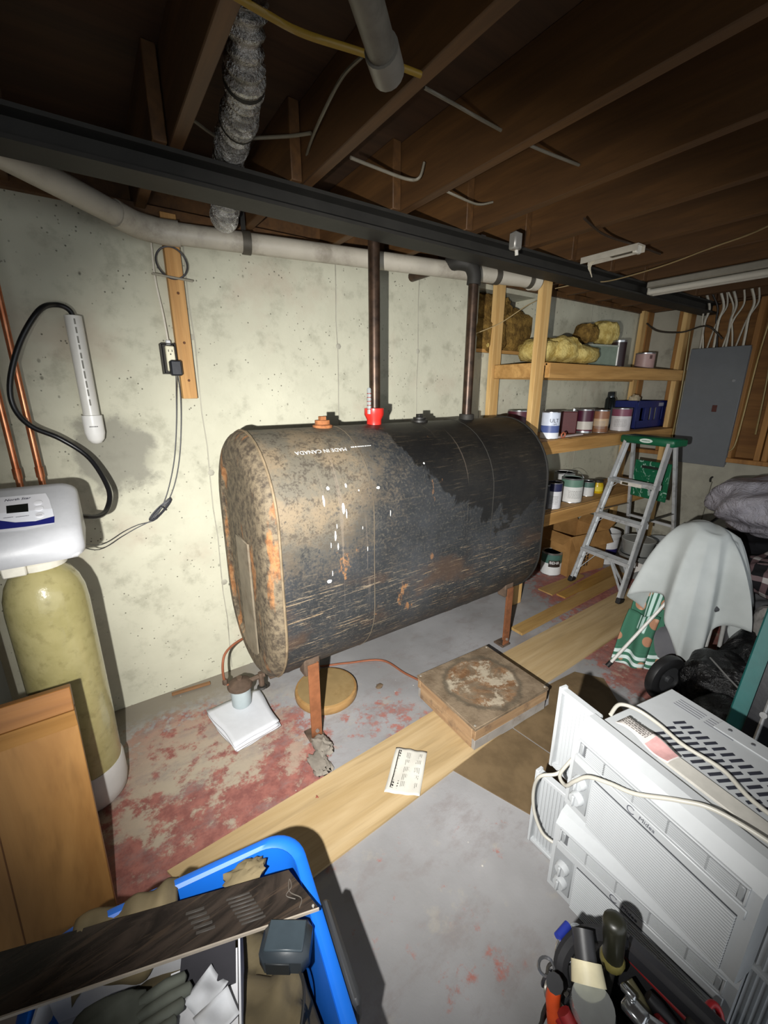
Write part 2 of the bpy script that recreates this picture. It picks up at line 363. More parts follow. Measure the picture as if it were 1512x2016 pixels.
def m_tank():
    t = NT('old_tank_paint'); x, y, z = t.xyz()          # object origin: x from the left end, z from the floor
    n1 = t.noise(2.6, 6, 0.65); n2 = t.noise(16, 8, 0.75); n3 = t.noise(85, 6, 0.75); nm = t.noise(6, 6, 0.7, t.map(loc=(3, 1, 8)))
    col = t.mix(t.ramp(n1, 0.3, 0.7), '#1f2123', '#35373a')
    col = t.mix(t.mul(t.ramp(n3, 0.50, 0.66), 0.5), col, '#55524b')                        # fine speckle of dust
    # dusty, mottled grey-tan towards the left end and the shoulder
    le = t.math('ADD', t.ramp(x, 0.0, 0.95, True), t.mul(t.math('SUBTRACT', n1, 0.5), 1.0))
    le = t.mul(t.math('MAXIMUM', le, 0.0), t.ramp(z, 0.62, 1.22))
    g = t.math('ADD', t.math('ADD', t.mul(n2, 0.5), t.mul(n3, 0.5)), t.mul(le, 0.30))
    col = t.mix(t.math('MINIMUM', t.mul(t.ramp(g, 0.52, 0.74), t.math('ADD', t.mul(le, 1.1), 0.05)), 0.85), col, t.mix(t.ramp(nm, 0.4, 0.62), '#686255', '#7f705a'))
    col = t.mix(t.mul(t.ramp(t.math('ADD', t.mul(n3, 0.45), t.mul(n2, 0.55)), 0.49, 0.57), t.math('MINIMUM', t.mul(le, 1.0), 0.7)), col, '#352e28')
    # tar stain flowing down from the fittings
    edge = t.math('ADD', t.mul(t.math('SUBTRACT', t.noise(4.2, 7, 0.66, dist=0.6), 0.5), 0.75), z)
    edge = t.math('SUBTRACT', edge, t.mul(t.ramp(x, 0.40, 1.15, True), 0.50))
    wet = t.mul(t.ramp(edge, 0.88, 0.92), t.ramp(t.math('ADD', x, t.mul(t.math('SUBTRACT', nm, 0.5), 0.5)), 0.50, 0.56))
    wet = t.mx(wet, t.mul(t.ramp(t.math('ADD', x, t.mul(t.math('SUBTRACT', n1, 0.5), 0.5)), 1.25, 1.6), 0.7))
    col = t.mix(t.mul(wet, 0.9), col, t.mix(t.ramp(n1, 0.4, 0.65), '#100f0e', '#1f1c17'))
    # scuffs and scratches along the belly
    nb = t.mul(t.math('SUBTRACT', n1, 0.5), 0.30)
    band = t.mul(t.ramp(t.math('ADD', z, nb), 0.30, 0.46), t.ramp(t.math('ADD', z, nb), 0.66, 0.86, True))
    def scr(sx, sz, r, l, lo): return t.ramp(t.noise(1.0, 5, 0.75, t.map((sx, 12, sz), rot=(0, r, 0), loc=(l, 0, l*2)), 0.5), lo, lo+0.05)
    sc = t.mx(scr(5, 110, 0.16, 1, 0.575), scr(9, 190, 0.42, 3, 0.60), scr(14, 150, -0.12, 6, 0.62), scr(3, 70, 0.24, 9, 0.62))
    sc = t.mul(sc, t.math('ADD', t.mul(band, 0.85), 0.07), t.ramp(nm, 0.34, 0.56))
    col = t.mix(sc, col, t.mix(t.ramp(n2, 0.4, 0.6), '#8a7458', '#a8967c'))
    col = t.mix(t.mul(band, t.mul(t.ramp(t.noise(3.4, 5, 0.6, t.map((0.8, 1, 1.8), rot=(0, 0.25, 0))), 0.5, 0.66), 0.6)), col, '#4a382b')
    sp = t.noise(7, 6, 0.7, t.map((1, 1, 0.6), loc=(2, 0, 5)))
    col = t.mix(t.mul(t.ramp(sp, 0.655, 0.70), t.ramp(x, 0.5, 1.3, True), 0.9), col, '#86603f')
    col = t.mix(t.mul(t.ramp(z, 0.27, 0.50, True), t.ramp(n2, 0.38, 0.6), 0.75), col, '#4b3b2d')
    run = t.mul(t.ramp(t.noise(1.0, 4, 0.6, t.map((30, 1, 0.9))), 0.64, 0.69), t.ramp(z, 0.5, 0.9), t.ramp(x, 1.4, 0.9, False), 0.30)
    col = t.mix(run, col, '#85786a')
    h = t.math('ADD', t.mul(n2, 0.5), t.math('ADD', t.mul(n3, 0.4), t.mul(sc, 0.3)))
    return t.fin(col, t.math('ADD', t.mul(wet, -0.12), 0.62), 0.0, h, 0.4, 0.003, 0.4)
def m_head():
    t = NT('rusty_head'); x, y, z = t.xyz(); n1 = t.noise(6, 7, 0.7); n2 = t.noise(34, 7, 0.75)
    col = t.mix(t.ramp(n2, 0.36, 0.62), '#3d352c', '#6f6350')
    st = t.noise(1.0, 5, 0.65, t.map((3, 10, 2.4)))
    col = t.mix(t.mul(t.ramp(st, 0.56, 0.63), 0.85), col, t.mix(t.ramp(n2, 0.4, 0.6), '#7d5230', '#966a42'))
    col = t.mix(t.mul(t.ramp(n1, 0.58, 0.66), 0.55), col, '#2a241e')
    return t.fin(col, 0.75, 0, n2, 0.5, 0.003, 0.35)
M_TANK, M_HEAD = m_tank(), m_head()
M_RUST = plain('#7a4c30', 0.8, 0.0, 0.3, 25, 0.4, 0.3, '#3f2a1c')
M_DKRUST = plain('#55463a', 0.8, 0.0, 0.3, 30, 0.5, 0.3, '#33291f')
M_PIPE = NT('bronze_pipe'); M_PIPE = M_PIPE.fin(M_PIPE.mix(M_PIPE.ramp(M_PIPE.noise(14, 5, 0.6), 0.35, 0.65), '#2c2119', '#4a382b'), 0.38, 0.55)
M_WHITE = plain('#dcdcd8', 0.5, 0, 0.05, 40, 0.05)
tank = thing('oil_tank', 'large black oval steel heating oil tank with rusty scratched sides on four legs', 'oil tank', (TX0, TY, 0))
shell = loft([(TX0+0.012, 0.0), (TX0+0.03, 0.0), (TX0+0.6, 0.0), (TX1-0.6, 0), (TX1-0.03, 0.0), (TX1-0.012, 0.0)]).build('shell', M_TANK, tank, 30)
hs = [(0.012, -0.002), (0.004, -0.001), (-0.010, 0.006), (-0.024, 0.018), (-0.036, 0.036), (-0.043, 0.058), (-0.046, 0.085), (-0.046, 0.112), (-0.034, 0.122), (-0.030, 0.14), (-0.034, 0.2), (-0.036, 0.28)]
hd = loft([(TX0+x, o) for x, o in hs], False, True).build('end_head', M_HEAD, tank, 45)
MB().box((TX0-0.040, TY-0.03, 0.66), (0.010, 0.17, 0.56), 0.003).build('stiffener_plate', plain('#7f7564', 0.7, 0.2, 0.25, 14, 0.3, 0.4, '#5a4a3a'), hd)
hd2 = loft([(TX1-x, o) for x, o in reversed(hs)], True, False).build('end_head', M_TANK, tank, 45)
M_SEAM = plain('#776852', 0.8, 0, 0.3, 20, 0.3, 0.3, '#4a3c2e')
def hoop(x, r, m):
    ring = obr(-r*0.2); MB().tube([(x, TY-p[0], p[1]) for i, p in enumerate(ring) if i not in (len(ring)//2,)], r, 6, closed=True).build('weld_seam', m, tank)
hoop(TX0+0.012, 0.006, M_SEAM); hoop(TX1-0.012, 0.006, plain('#1c1a17', 0.7))
hoop(TX0+0.43, 0.0022, plain('#5a5144', 0.8, 0, 0.35, 9, 0.2, 0.3, '#2a2622')); hoop(TX1-0.46, 0.002, plain('#26241f', 0.7))
for lx, ly in ((0.63, TY-0.275), (1.93, TY-0.275), (0.63, TY+0.275), (1.93, TY+0.275)):
    s = -1 if ly < TY else 1; zt = 0.40
    br = MB().box((lx, ly-s*0.02, zt-0.005), (0.075, 0.06, 0.11), 0.006).build('leg_bracket', M_DKRUST, tank)
    lg = MB().box((lx, ly+s*0.018, zt/2+0.006), (0.052, 0.006, zt-0.012), 0.001).box((lx+0.023, ly-s*0.004, zt/2+0.006), (0.006, 0.045, zt-0.012), 0.001).build('leg', M_RUST, tank)
    MB().box((lx, ly-s*0.01, 0.006), (0.075, 0.075, 0.012), 0.003).build('foot_plate', M_DKRUST, tank)
    MB().lathe([(0.0, 0.0), (0.009, 0), (0.009, 0.008), (0, 0.008)], 6, T(lx, ly+s*0.022, 0.05) @ R(-s*PI/2, 'X')).build('bolt', plain('#8a8078', 0.6, 0.4), lg)
M_ORUST = plain('#96603a', 0.85, 0, 0.3, 40, 0.4, 0.3, '#6c4028')
def bung(x, y, m, h=0.03, par=tank):
    z = TZ1-TR+math.sqrt(TR**2-(y-TY)**2)
    MB().lathe([(0.045, -0.012), (0.045, 0.008), (0.034, 0.012), (0.034, h), (0.0, h)], 14, T(x, y, z)).build('bung', m, par)
    MB().box((x, y, z+h+0.008), (0.028, 0.028, 0.018), 0.002).build('bung_plug', m, par)
bung(0.86, TY-0.01, M_ORUST); bung(1.43, TY, M_TANK, 0.022)
# upside-down lettering on the shoulder and runs of white paint
def on_tank(x, s, lift=0.0008):                              # s = arc length down the front from the crown
    a = min(s/TR, PI/2); rr = TR+lift
    y, z = TY-rr*math.sin(a), TZ1-TR+rr*math.cos(a)
    if s > TR*PI/2: z -= s-TR*PI/2
    return Vector((x, y, z))
txt = text_mb('MADE IN CANADA', 0.027, 0.0, align='LEFT', fn=lambda v: on_tank(0.865-v.x, 0.235+v.y))
txt.build('stencil_lettering', M_WHITE, tank, 0)
greek_mb(0.10, 0.012, 1, fn=lambda v: on_tank(0.94-v.x, 0.228+v.y*(0.6+5*(v.x+0.05))), seed=4).build('faded_lettering', M_WHITE, tank, 0, kind='stuff')
def drip(px_, py_, w_, h_):
    best = None
    for k in range(160):                                     # meet the sight line with the rounded side
        d = _ray(px_, py_); lam = 1.0+k*0.012; p = _C+d*lam
        zz = min(max(p.z, TZ0+TR), TZ1-TR)
        if math.hypot(p.y-TY, p.z-zz) < TR: best = p; break
    if best is None: return
    s = TR*math.acos(max(-1, min(1, (best.z-(TZ1-TR))/TR))) if best.z > TZ1-TR else TR*PI/2+(TZ1-TR-best.z)
    P = []
    for k in range(12):
        a = 2*PI*k/12; P.append(on_tank(best.x+math.cos(a)*w_*(0.8+0.3*random.random()), s+math.sin(a)*h_*(0.9+0.2*random.random()), 0.0007))
    b = MB(); b.v = P; b.f = [tuple(range(12))]; b.build('paint_drip', M_WHITE, tank, 0)
for d in ((644, 961, .007, .008), (678, 955, .005, .009), (635, 985, .005, .022), (674, 1000, .007, .022), (680, 1010, .003, .02), (744, 960, .009, .006), (705, 965, .003, .004), (660, 1055, .004, .022), (664, 1075, .003, .015), (651, 1073, .002, .012), (661, 1035, .002, .010), (768, 1010, .002, .014), (834, 912, .005, .005), (723, 1080, .002, .01), (712, 1038, .002, .007), (654, 1128, .002, .012), (648, 1144, .012, .008)): drip(*d)

# pipes rising from the tank
fp = thing('fill_pipe', 'dark bronze fill pipe rising from the red fitting on the tank', 'pipe', (1.145, TY, TZ1))
MB().tube([(1.15, TY, TZ1+0.05), (1.15, TY, 2.24)], 0.027, 16).build('pipe', M_PIPE, fp)
MB().lathe([(0.034, -0.02), (0.036, 0.0), (0.036, 0.02), (0.048, 0.045), (0.048, 0.075), (0.03, 0.078), (0.0, 0.078)], 18, T(1.145, TY, TZ1)).build('reducer_fitting', plain('#c22a22', 0.35, 0, 0.1, 20, 0.1), fp)
ga = MB().lathe([(0.010, 0), (0.010, 0.115), (0.006, 0.12), (0, 0.12)], 10, T(1.105, TY-0.02, TZ1+0.05)).build('gauge_tube', plain('#c9cfd0', 0.15, 0, 0.03, trans=0.6), fp)
for k in range(5): MB().lathe([(0.0108, 0), (0.0108, 0.004)], 10, T(1.105, TY-0.02, TZ1+0.07+0.018*k)).build('gauge_mark', plain('#7a3a30', 0.5), ga)
vp = thing('vent_pipe', 'dark bronze vent pipe with a screwed elbow right of the fill pipe', 'pipe', (1.775, TY, TZ1))
MB().tube([(1.775, TY, TZ1-0.02), (1.775, TY, 2.12)], 0.027, 16).build('pipe', M_PIPE, vp)
MB().tube(catmull([(1.775, TY, 2.08), (1.775, TY, 2.13), (1.76, TY+0.02, 2.175), (1.72, TY+0.06, 2.19), (1.70, TY+0.12, 2.19)], 4), 0.037, 14).build('elbow', M_STEEL, vp)
MB().tube([(1.70, TY+0.10, 2.19), (1.70, 2.21, 2.19)], 0.027, 12).build('pipe', M_PIPE, vp)
MB().lathe([(0.04, 0), (0.042, 0.004), (0.042, 0.03), (0.04, 0.034)], 16, T(1.775, TY, TZ1-0.006)).build('collar', M_STEEL, vp)

# oil filter with copper line on a paper pad
pf = pz(470, 1400, 0.0)
FX, FY = 0.395, 1.83
of = thing('oil_filter', 'small grey oil filter canister with rusty lid under the tank end', 'oil filter', (FX, FY, 0.09))
MB().lathe([(0.0, 0.0), (0.040, 0.0), (0.046, 0.008), (0.048, 0.10), (0.048, 0.11), (0, 0.11)], 24, T(FX, FY, 0.052)).build('canister', plain('#a9b4b6', 0.4, 0.1, 0.08, 20, 0.1), of)
hdm = MB().lathe([(0.058, 0.0), (0.060, 0.008), (0.056, 0.02), (0.03, 0.034), (0.014, 0.04), (0.014, 0.052), (0, 0.052)], 22, T(FX, FY, 0.155)).build('lid', M_DKRUST, of)
MB().tube([(FX+0.04, FY, 0.168), (FX+0.12, FY-0.02, 0.185)], 0.012, 8).tube([(FX+0.10, FY-0.015, 0.20), (FX+0.10, FY-0.02, 0.13)], 0.014, 8).build('valve', M_DKRUST, of)
MB().lathe([(0.022, 0), (0.026, 0.005), (0.022, 0.012), (0, 0.012)], 8, T(FX+0.10, FY-0.02, 0.115)).build('valve_knob', M_STEEL, of)
M_COPPER = NT('copper'); M_COPPER = M_COPPER.fin(M_COPPER.mix(M_COPPER.ramp(M_COPPER.noise(9, 5, 0.6), 0.35, 0.65), '#b06a48', '#c98a66'), 0.32, 0.85)
M_OLDCU = plain('#9a6046', 0.5, 0.5, 0.2, 20, 0.1)
MB().tube(catmull([(FX-0.03, FY+0.01, 0.165), (FX-0.062, FY+0.02, 0.19), (FX-0.062, FY+0.03, 0.28), (FX-0.03, FY+0.06, 0.33), (FX+0.06, FY+0.10, 0.345), (FX+0.20, FY+0.14, 0.33), (FX+0.30, FY+0.17, 0.20), (FX+0.42, FY+0.12, 0.03), (FX+0.60, FY+0.05, 0.008), (FX+0.80, FY-0.05, 0.008), (1.24, 1.60, 0.008), (1.30, 1.42, 0.008)], 6), 0.006, 8).build('oil_line', M_OLDCU, of)
MB().lathe([(0.011, 0), (0.013, 0.003), (0.013, 0.022), (0.009, 0.028)], 6, T(FX-0.062, FY+0.022, 0.18)).build('flare_nut', M_DKRUST, of)
pad = thing('paper_pad', 'folded white paper towel lying under the small oil filter', 'paper towel', (0.40, 1.70, 0.0))
def sheet(corners, z, wob=0.004, n=10, seed=1):
    rnd = random.Random(seed); a, b_, c, d = [Vector(p) for p in corners]; ph = [rnd.random()*6 for _ in range(4)]
    def fn(u, v):
        p = a.lerp(b_, u).lerp(d.lerp(c, u), v); e = 0.006*math.sin(9*u+ph[0])*math.sin(7*v+ph[1])
        return Vector((p.x+e*0.6, p.y+e*0.6, z+wob*(0.5+0.5*math.sin(6*u+ph[2])*math.cos(5*v+ph[3]))))
    return MB().grid(fn, n, n)
C4 = [pz(410, 1415)[:2], pz(492, 1380)[:2], pz(551, 1436)[:2], pz(466, 1486)[:2]]
C4 = [Vector((p[0], p[1], 0)) for p in C4]; C4[1] = Vector((0.50, 1.90, 0))
M_PAPER = plain('#c6c8cc', 0.8, 0, 0.04, 30, 0.15)
for k in range(4): sheet([p+Vector((0.006*math.sin(k*2.0), 0.007*math.cos(k*1.7), 0)) for p in C4], 0.003+0.012*k, 0.003, 12, k).build('paper_sheet', M_PAPER, pad, 50, solid=0.008)
# ------------------------------------------------------------------ water softener and its neighbours (left)
def hitp(x, y, p0, nrm): d = _ray(x, y); p0 = Vector(p0); nrm = Vector(nrm); return _C+d*((p0-_C).dot(nrm)/d.dot(nrm))
SX, SY = -0.222, 1.72
M_HEADW = plain('#b2b3b6', 0.4, 0, 0.04, 60, 0.08)
def m_fiber():
    t = NT('fiberglass'); n = t.noise(26, 5, 0.6); g = t.noise(5, 4, 0.6)
    col = t.mix(t.ramp(g, 0.35, 0.65), '#958d5e', '#a69d6f'); col = t.mix(t.mul(t.ramp(n, 0.5, 0.7), 0.4), col, '#726a42')
    return t.fin(col, 0.22, 0, t.noise(38, 3), 0.35, 0.004, 0.5, coat=0.4)
so = thing('water_softener', 'tall tan fibreglass water softener tank with white control head', 'water softener', (SX, SY, 0))
MB().lathe([(0.0, 0.15), (0.112, 0.15), (0.116, 0.4), (0.117, 0.84), (0.113, 0.89), (0.102, 0.93), (0.085, 0.962), (0.062, 0.985), (0.055, 1.0), (0.0, 1.0)], 40, T(SX, SY, 0)).build('tank', m_fiber(), so, 60)
MB().lathe([(0.0, 0.0), (0.095, 0.0), (0.112, 0.02), (0.119, 0.06), (0.119, 0.15), (0.114, 0.162), (0.0, 0.162)], 40, T(SX, SY, 0)).build('boot', plain('#c3c1bd', 0.5, 0, 0.06, 15, 0.1, 0.4), so)
co = MB().lathe([(0.058, 0.985), (0.078, 0.99), (0.078, 1.012), (0.070, 1.018), (0.082, 1.024), (0.082, 1.046), (0.06, 1.055), (0.0, 1.055)], 30, T(SX, SY, 0)).build('collar', plain('#d8d4c6', 0.5), so)
MB().box((SX-0.05, SY-0.085, 1.01), (0.06, 0.03, 0.035), 0.004).build('clamp', plain('#d8d4c6', 0.5), co)
MB().tube([(SX+0.08, SY-0.03, 1.045), (SX+0.10, SY-0.04, 1.02)], 0.008, 8).build('clamp_screw', plain('#d8d4c6', 0.5), co)
prof = [(1.80, 1.06), (1.80, 1.20), (1.775, 1.243), (1.745, 1.250), (1.72, 1.244), (1.545, 1.152), (1.520, 1.130), (1.508, 1.10), (1.505, 1.075), (1.515, 1.058)]
HX0, HX1 = -0.47, -0.078; cyy = 1.66; czz = 1.14
b = MB(); secs = [(HX0, 0.0), (HX0+0.05, 0)]+[(HX1-0.05+0.05*math.sin(a*PI/12), 0.04*(1-math.cos(a*PI/12))) for a in range(0, 7)]
V = []; Fc = []; n = len(prof)
for (x, ins) in secs:
    for (y, z) in prof:
        d = Vector((y-cyy, z-czz)); l = d.length; d *= max(0.1, (l-ins)/l); V.append((x, cyy+d.x, max(1.058, czz+d.y)))
for i in range(len(secs)-1):
    for k in range(n): Fc.append((i*n+k, (i+1)*n+k, (i+1)*n+(k+1) % n, i*n+(k+1) % n))
Fc += [tuple(range(n)), tuple(reversed(range((len(secs)-1)*n, len(secs)*n)))]
hd = b.add(V, Fc).build('control_head', M_HEADW, so, 50)
MB().box(((HX0+HX1)/2-0.01, 1.655, 1.068), (HX1-HX0-0.01, 0.285, 0.022), 0.008).build('head_base', plain('#c4c4c4', 0.45), hd)
p0 = (0, 1.545, 1.1525); nr = Vector((0, -0.092, 0.175)).normalized(); sl = Vector((0, 0.175, 0.092)).normalized()
def face_quad(pts, lift): return [hitp(x, y, Vector(p0)+nr*lift, nr) for x, y in pts]
def decal(pts, m, name, lift, par): b = MB(); b.v = face_quad(pts, lift); b.f = [tuple(range(len(pts)))]; return b.build(name, m, par, 0)
fp_ = decal([(-40, 983), (90, 971), (97, 983), (107, 1017), (107, 1030), (50, 1043), (-40, 1051)], plain('#d2d2d6', 0.35, 0, 0.02), 'fascia', 0.0015, hd)
decal([(-40, 1014), (103, 1001), (106, 1016), (70, 1026), (30, 1028), (0, 1024), (-40, 1014)], plain('#e2e4ea', 0.35, 0, 0.02), 'fascia_stripe', 0.0022, hd)
decal([(-40, 1024), (0, 1025), (30, 1028.5), (70, 1026), (107, 1016), (107, 1029), (50, 1037), (-40, 1047)], plain('#22266c', 0.3, 0, 0.05), 'fascia_band', 0.0026, hd)
decal([(12, 996), (55, 991), (56, 1007), (13, 1011)], plain('#191b19', 0.15, 0, 0.02), 'display', 0.0026, hd)
for bx, by in ((75, 990), (77, 1001), (78, 1014)):
    c = hitp(bx, by, Vector(p0)+nr*0.0026, nr); MB().lathe([(0.011, 0), (0.011, 0.0015), (0.009, 0.002), (0, 0.002)], 14, frame_m(c, (1, 0, 0), sl)).build('button', plain('#dcdce0', 0.4, 0, 0.02), hd)
text_mb('North Star', 0.014, 0.0003, frame_m(hitp(34, 983, Vector(p0)+nr*0.003, nr), (1, 0, 0), sl), shear=0.25).build('lettering', plain('#20203a', 0.5), hd, 0)
for q, (tx, ty, w_) in enumerate(((44, 1016.5, 0.030), (16, 1019, 0.022), (77, 1014, 0.014))):
    greek_mb(w_, 0.004, 1, frame_m(hitp(tx, ty, Vector(p0)+nr*0.0052, nr), (1, 0, 0), sl), seed=q).build('button_print', plain('#4a4a5a', 0.5), hd, 0, kind='stuff')
br = MB().box((-0.60, 1.78, 0.45), (0.36, 0.36, 0.88), 0.05).build('brine_tank', plain('#4a4d50', 0.5, 0, 0.1, 8, 0.1), None, 40, loc=(-0.60, 1.78, 0.0))
tag(br, 'dark grey salt tank standing in shadow left of the water softener', 'brine tank')
MB().box((-0.60, 1.78, 0.905), (0.34, 0.34, 0.03), 0.012).build('lid', plain('#3c3f42', 0.5), br)
# copper pipes behind the head
for cx_, lab in ((-0.200, 'bright copper pipe nearest the black hose'), (-0.268, 'bright copper pipe at the left edge of the photo')):
    cp = thing('copper_pipe', lab, 'pipe', (cx_, 2.1, 1.1), group='copper water pipes')
    MB().tube([(cx_, 2.1, 1.02), (cx_, 2.1, 2.30)], 0.0115, 14).build('pipe', M_COPPER, cp)
    MB().tube([(cx_, 2.1, 1.22), (cx_, 2.1, 1.26)], 0.0145, 14).build('coupling', M_COPPER, cp)
    MB().tube(catmull([(cx_, 2.1, 1.05), (cx_, 2.08, 1.0), (cx_, 1.98, 0.99), (cx_, 1.83, 1.09), (cx_, 1.79, 1.10)], 4), 0.0115, 10).build('elbow', M_COPPER, cp)
    MB().box((cx_, 2.155, 2.0), (0.035, 0.09, 0.02), 0.003).build('pipe_clip', M_STEEL, cp)
# capped white pipe with black drain hose
M_PVC = plain('#cfcdc6', 0.35, 0, 0.05, 20, 0.05, 0.5)
cpv = thing('capped_pipe', 'short white plastic pipe with rounded cap hung on the wall', 'pipe', (0.004, 2.12, 1.34))
tp = MB().lathe([(0.026, 1.43), (0.029, 1.43), (0.029, 1.822), (0.0255, 1.822), (0.0255, 1.46)], 24, T(0.003, 2.13, 0)).build('tube', M_PVC, cpv, 50)
MB().lathe([(0.0, 1.332), (0.018, 1.337), (0.030, 1.352), (0.036, 1.378), (0.036, 1.448), (0.029, 1.45)], 24, T(0.003, 2.13, 0)).build('cap', plain('#dddcd8', 0.35, 0, 0.03), cpv, 60)
def wrapx(cx_, cy_, r, z0, spin):
    def fn(v):
        a = v.y/r+spin; return (cx_+math.sin(a)*(r+0.0006), cy_-math.cos(a)*(r+0.0006), z0-v.x)
    return fn
greek_mb(0.34, 0.010, 1, fn=wrapx(0.003, 2.13, 0.029, 1.64, 0.1), seed=3).build('pipe_print', plain('#77756d', 0.7), tp, 0, kind='stuff')
greek_mb(0.030, 0.007, 1, fn=lambda v: (0.003+math.sin(v.x/0.036)*0.0368, 2.13-math.cos(v.x/0.036)*0.0368, 1.405+v.y), seed=6).build('cap_print', plain('#2a2a2a', 0.7), tp, 0, kind='stuff')
MB().box((0.003, 2.18, 1.70), (0.05, 0.04, 0.018), 0.003).build('pipe_strap', plain('#9a988f', 0.5, 0.4), cpv)
M_RUB = plain('#141416', 0.35, 0, 0.1, 20, 0.05)
ho = MB().tube(catmull([(0.004, 2.13, 1.62), (0.004, 2.13, 1.79), (-0.004, 2.12, 1.84), (-0.045, 2.10, 1.852), (-0.095, 2.05, 1.82), (-0.165, 2.03, 1.71), (-0.215, 2.02, 1.58), (-0.222, 2.02, 1.49), (-0.189, 2.04, 1.42), (-0.11, 2.06, 1.366), (-0.03, 2.04, 1.285), (0.012, 1.96, 1.17), (-0.005, 1.90, 1.105), (-0.04, 1.84, 1.095), (-0.09, 1.78, 1.12)], 6), 0.0095, 10).build('drain_hose', M_RUB, None, 60, loc=(-0.09, 1.78, 1.1))
tag(ho, 'black rubber drain hose looping from the white capped pipe to the softener', 'hose')
# stud on the wall, outlet, adapter and its cord, hanging ring
M_ST = wood('furring', '#a97b43', '#c2955a', 2, 8)
st = MB().box((0.393, 2.178, 1.88), (0.062, 0.042, 0.74), 0.002).build('wall_stud', M_ST, None, loc=(0.393, 2.178, 1.5)); tag(st, 'bare pine stud fixed upright to the wall beside the outlet', 'stud')
for zz in (1.59, 1.75, 1.95): MB().lathe([(0.006, 0), (0.005, 0.002), (0, 0.002)], 8, frame_m((0.395, 2.157, zz), (1, 0, 0), (0, 0, 1))).build('knot', plain('#5a3515', 0.7), st)
ob = thing('wall_outlet', 'ivory electrical outlet in an open metal box beside the stud', 'outlet', (0.325, 2.17, 1.66))
b = MB(); 
for c, d in (((0.325, 2.192, 1.68), (0.058, 0.012, 0.125)), ((0.297, 2.168, 1.68), (0.003, 0.05, 0.125)), ((0.353, 2.168, 1.68), (0.003, 0.05, 0.125)), ((0.325, 2.168, 1.742), (0.058, 0.05, 0.003)), ((0.325, 2.168, 1.618), (0.058, 0.05, 0.003))): b.box(c, d)
b.build('box', plain('#2f2c28', 0.6, 0.3), ob, 0)
rc = MB().box((0.330, 2.150, 1.68), (0.036, 0.03, 0.105), 0.004).build('receptacle', plain('#d8d3b8', 0.4, 0, 0.04), ob)
for zz in (1.708,):
    for dx in (-0.007, 0.007): MB().box((0.330+dx, 2.1345, zz+0.004), (0.0025, 0.002, 0.009)).build('slot', plain('#222', 0.6) if False else M_STEEL, rc, 0)
    MB().lathe([(0.003, 0), (0.003, 0.001), (0, 0.001)], 8, frame_m((0.330, 2.134, zz-0.010), (1, 0, 0), (0, 0, 1))).build('ground_hole', M_STEEL, rc, 0)
MB().box((0.330, 2.16, 1.748), (0.02, 0.012, 0.02), 0.003).build('cable_clamp', plain('#c9c9c9', 0.4, 0.3), ob)
ad = MB().box((0.340, 2.118, 1.640), (0.046, 0.045, 0.064), 0.006).build('power_adapter', plain('#1c1e24', 0.4, 0, 0.1), None, loc=(0.34, 2.118, 1.61)); tag(ad, 'black plug-in power adapter in the ivory outlet', 'adapter')
M_WIRE = plain('#33343a', 0.5, 0, 0.1)
MB().tube(catmull([(0.338, 2.12, 1.61), (0.335, 2.16, 1.53), (0.322, 2.18, 1.40), (0.296, 2.185, 1.25), (0.262, 2.188, 1.13), (0.222, 2.185, 1.035), (0.17, 2.18, 0.965), (0.09, 2.18, 0.93), (0.03, 2.17, 0.905), (-0.06, 2.05, 0.90), (-0.12, 1.86, 1.0), (-0.12, 1.80, 1.08)], 5), 0.0022, 6).build('cord', M_WIRE, ad)
MB().tube(catmull([(0.345, 2.12, 1.61), (0.352, 2.16, 1.53), (0.342, 2.18, 1.40), (0.318, 2.186, 1.25), (0.285, 2.189, 1.13), (0.242, 2.186, 1.04), (0.18, 2.182, 0.96), (0.10, 2.18, 0.945), (0.04, 2.175, 0.925), (-0.05, 2.05, 0.92), (-0.115, 1.86, 1.01), (-0.115, 1.80, 1.08)], 5), 0.0022, 6).build('cord', M_WIRE, ad)
bu = MB()
for k in range(6):
    a = 0.75+0.05*math.sin(k*2.3); c = Vector((0.205+0.006*math.cos(k*2), 2.175-0.003*k, 1.005+0.005*math.sin(k*3))); L = 0.058+0.012*math.sin(k*1.7); W_ = 0.007+0.003*(k % 3)
    bu.tube([c+Vector((math.cos(a)*L*math.cos(t)-math.sin(a)*W_*math.sin(t), -0.002*math.sin(2*t), math.sin(a)*L*math.cos(t)+math.cos(a)*W_*math.sin(t))) for t in [2*PI*i/20 for i in range(20)]], 0.0024, 5, closed=True)
bu.build('cord_bundle', M_WIRE, ad, kind='stuff')
MB().tube(catmull([(0.225, 2.165, 1.0), (0.205, 2.155, 1.025), (0.19, 2.165, 1.01)], 4), 0.003, 6).build('twist_tie', M_WIRE, ad)
ro = MB().tube(catmull([(0.330, 2.16, 1.755), (0.326, 2.170, 1.86), (0.316, 2.18, 1.99), (0.318, 2.18, 2.10), (0.325, 2.19, 2.24)], 5), 0.0042, 7).build('outlet_cable', plain('#cfc9ba', 0.5), None, loc=(0.33, 2.16, 1.75)); tag(ro, 'thin white electrical cable running up the wall from the outlet', 'cable')
ri = MB().tube([(0.383+0.060*math.cos(a), 2.148+0.003*math.sin(3*a), 2.062+0.060*math.sin(a)) for a in [2*PI*k/36 for k in range(36)]], 0.0035, 6, closed=True).build('wire_ring', plain('#3c3b3e', 0.5, 0.3), None, loc=(0.383, 2.148, 2.0)); tag(ri, 'dark wire ring hanging on the upper stud', 'wire ring')
MB().bar((0.30, 2.15, 2.012), (0.46, 2.15, 2.002), 0.014, 0.008, 0.003).build('clear_tape', plain('#bfb9a8', 0.15, 0, 0.05, trans=0.5), ri)

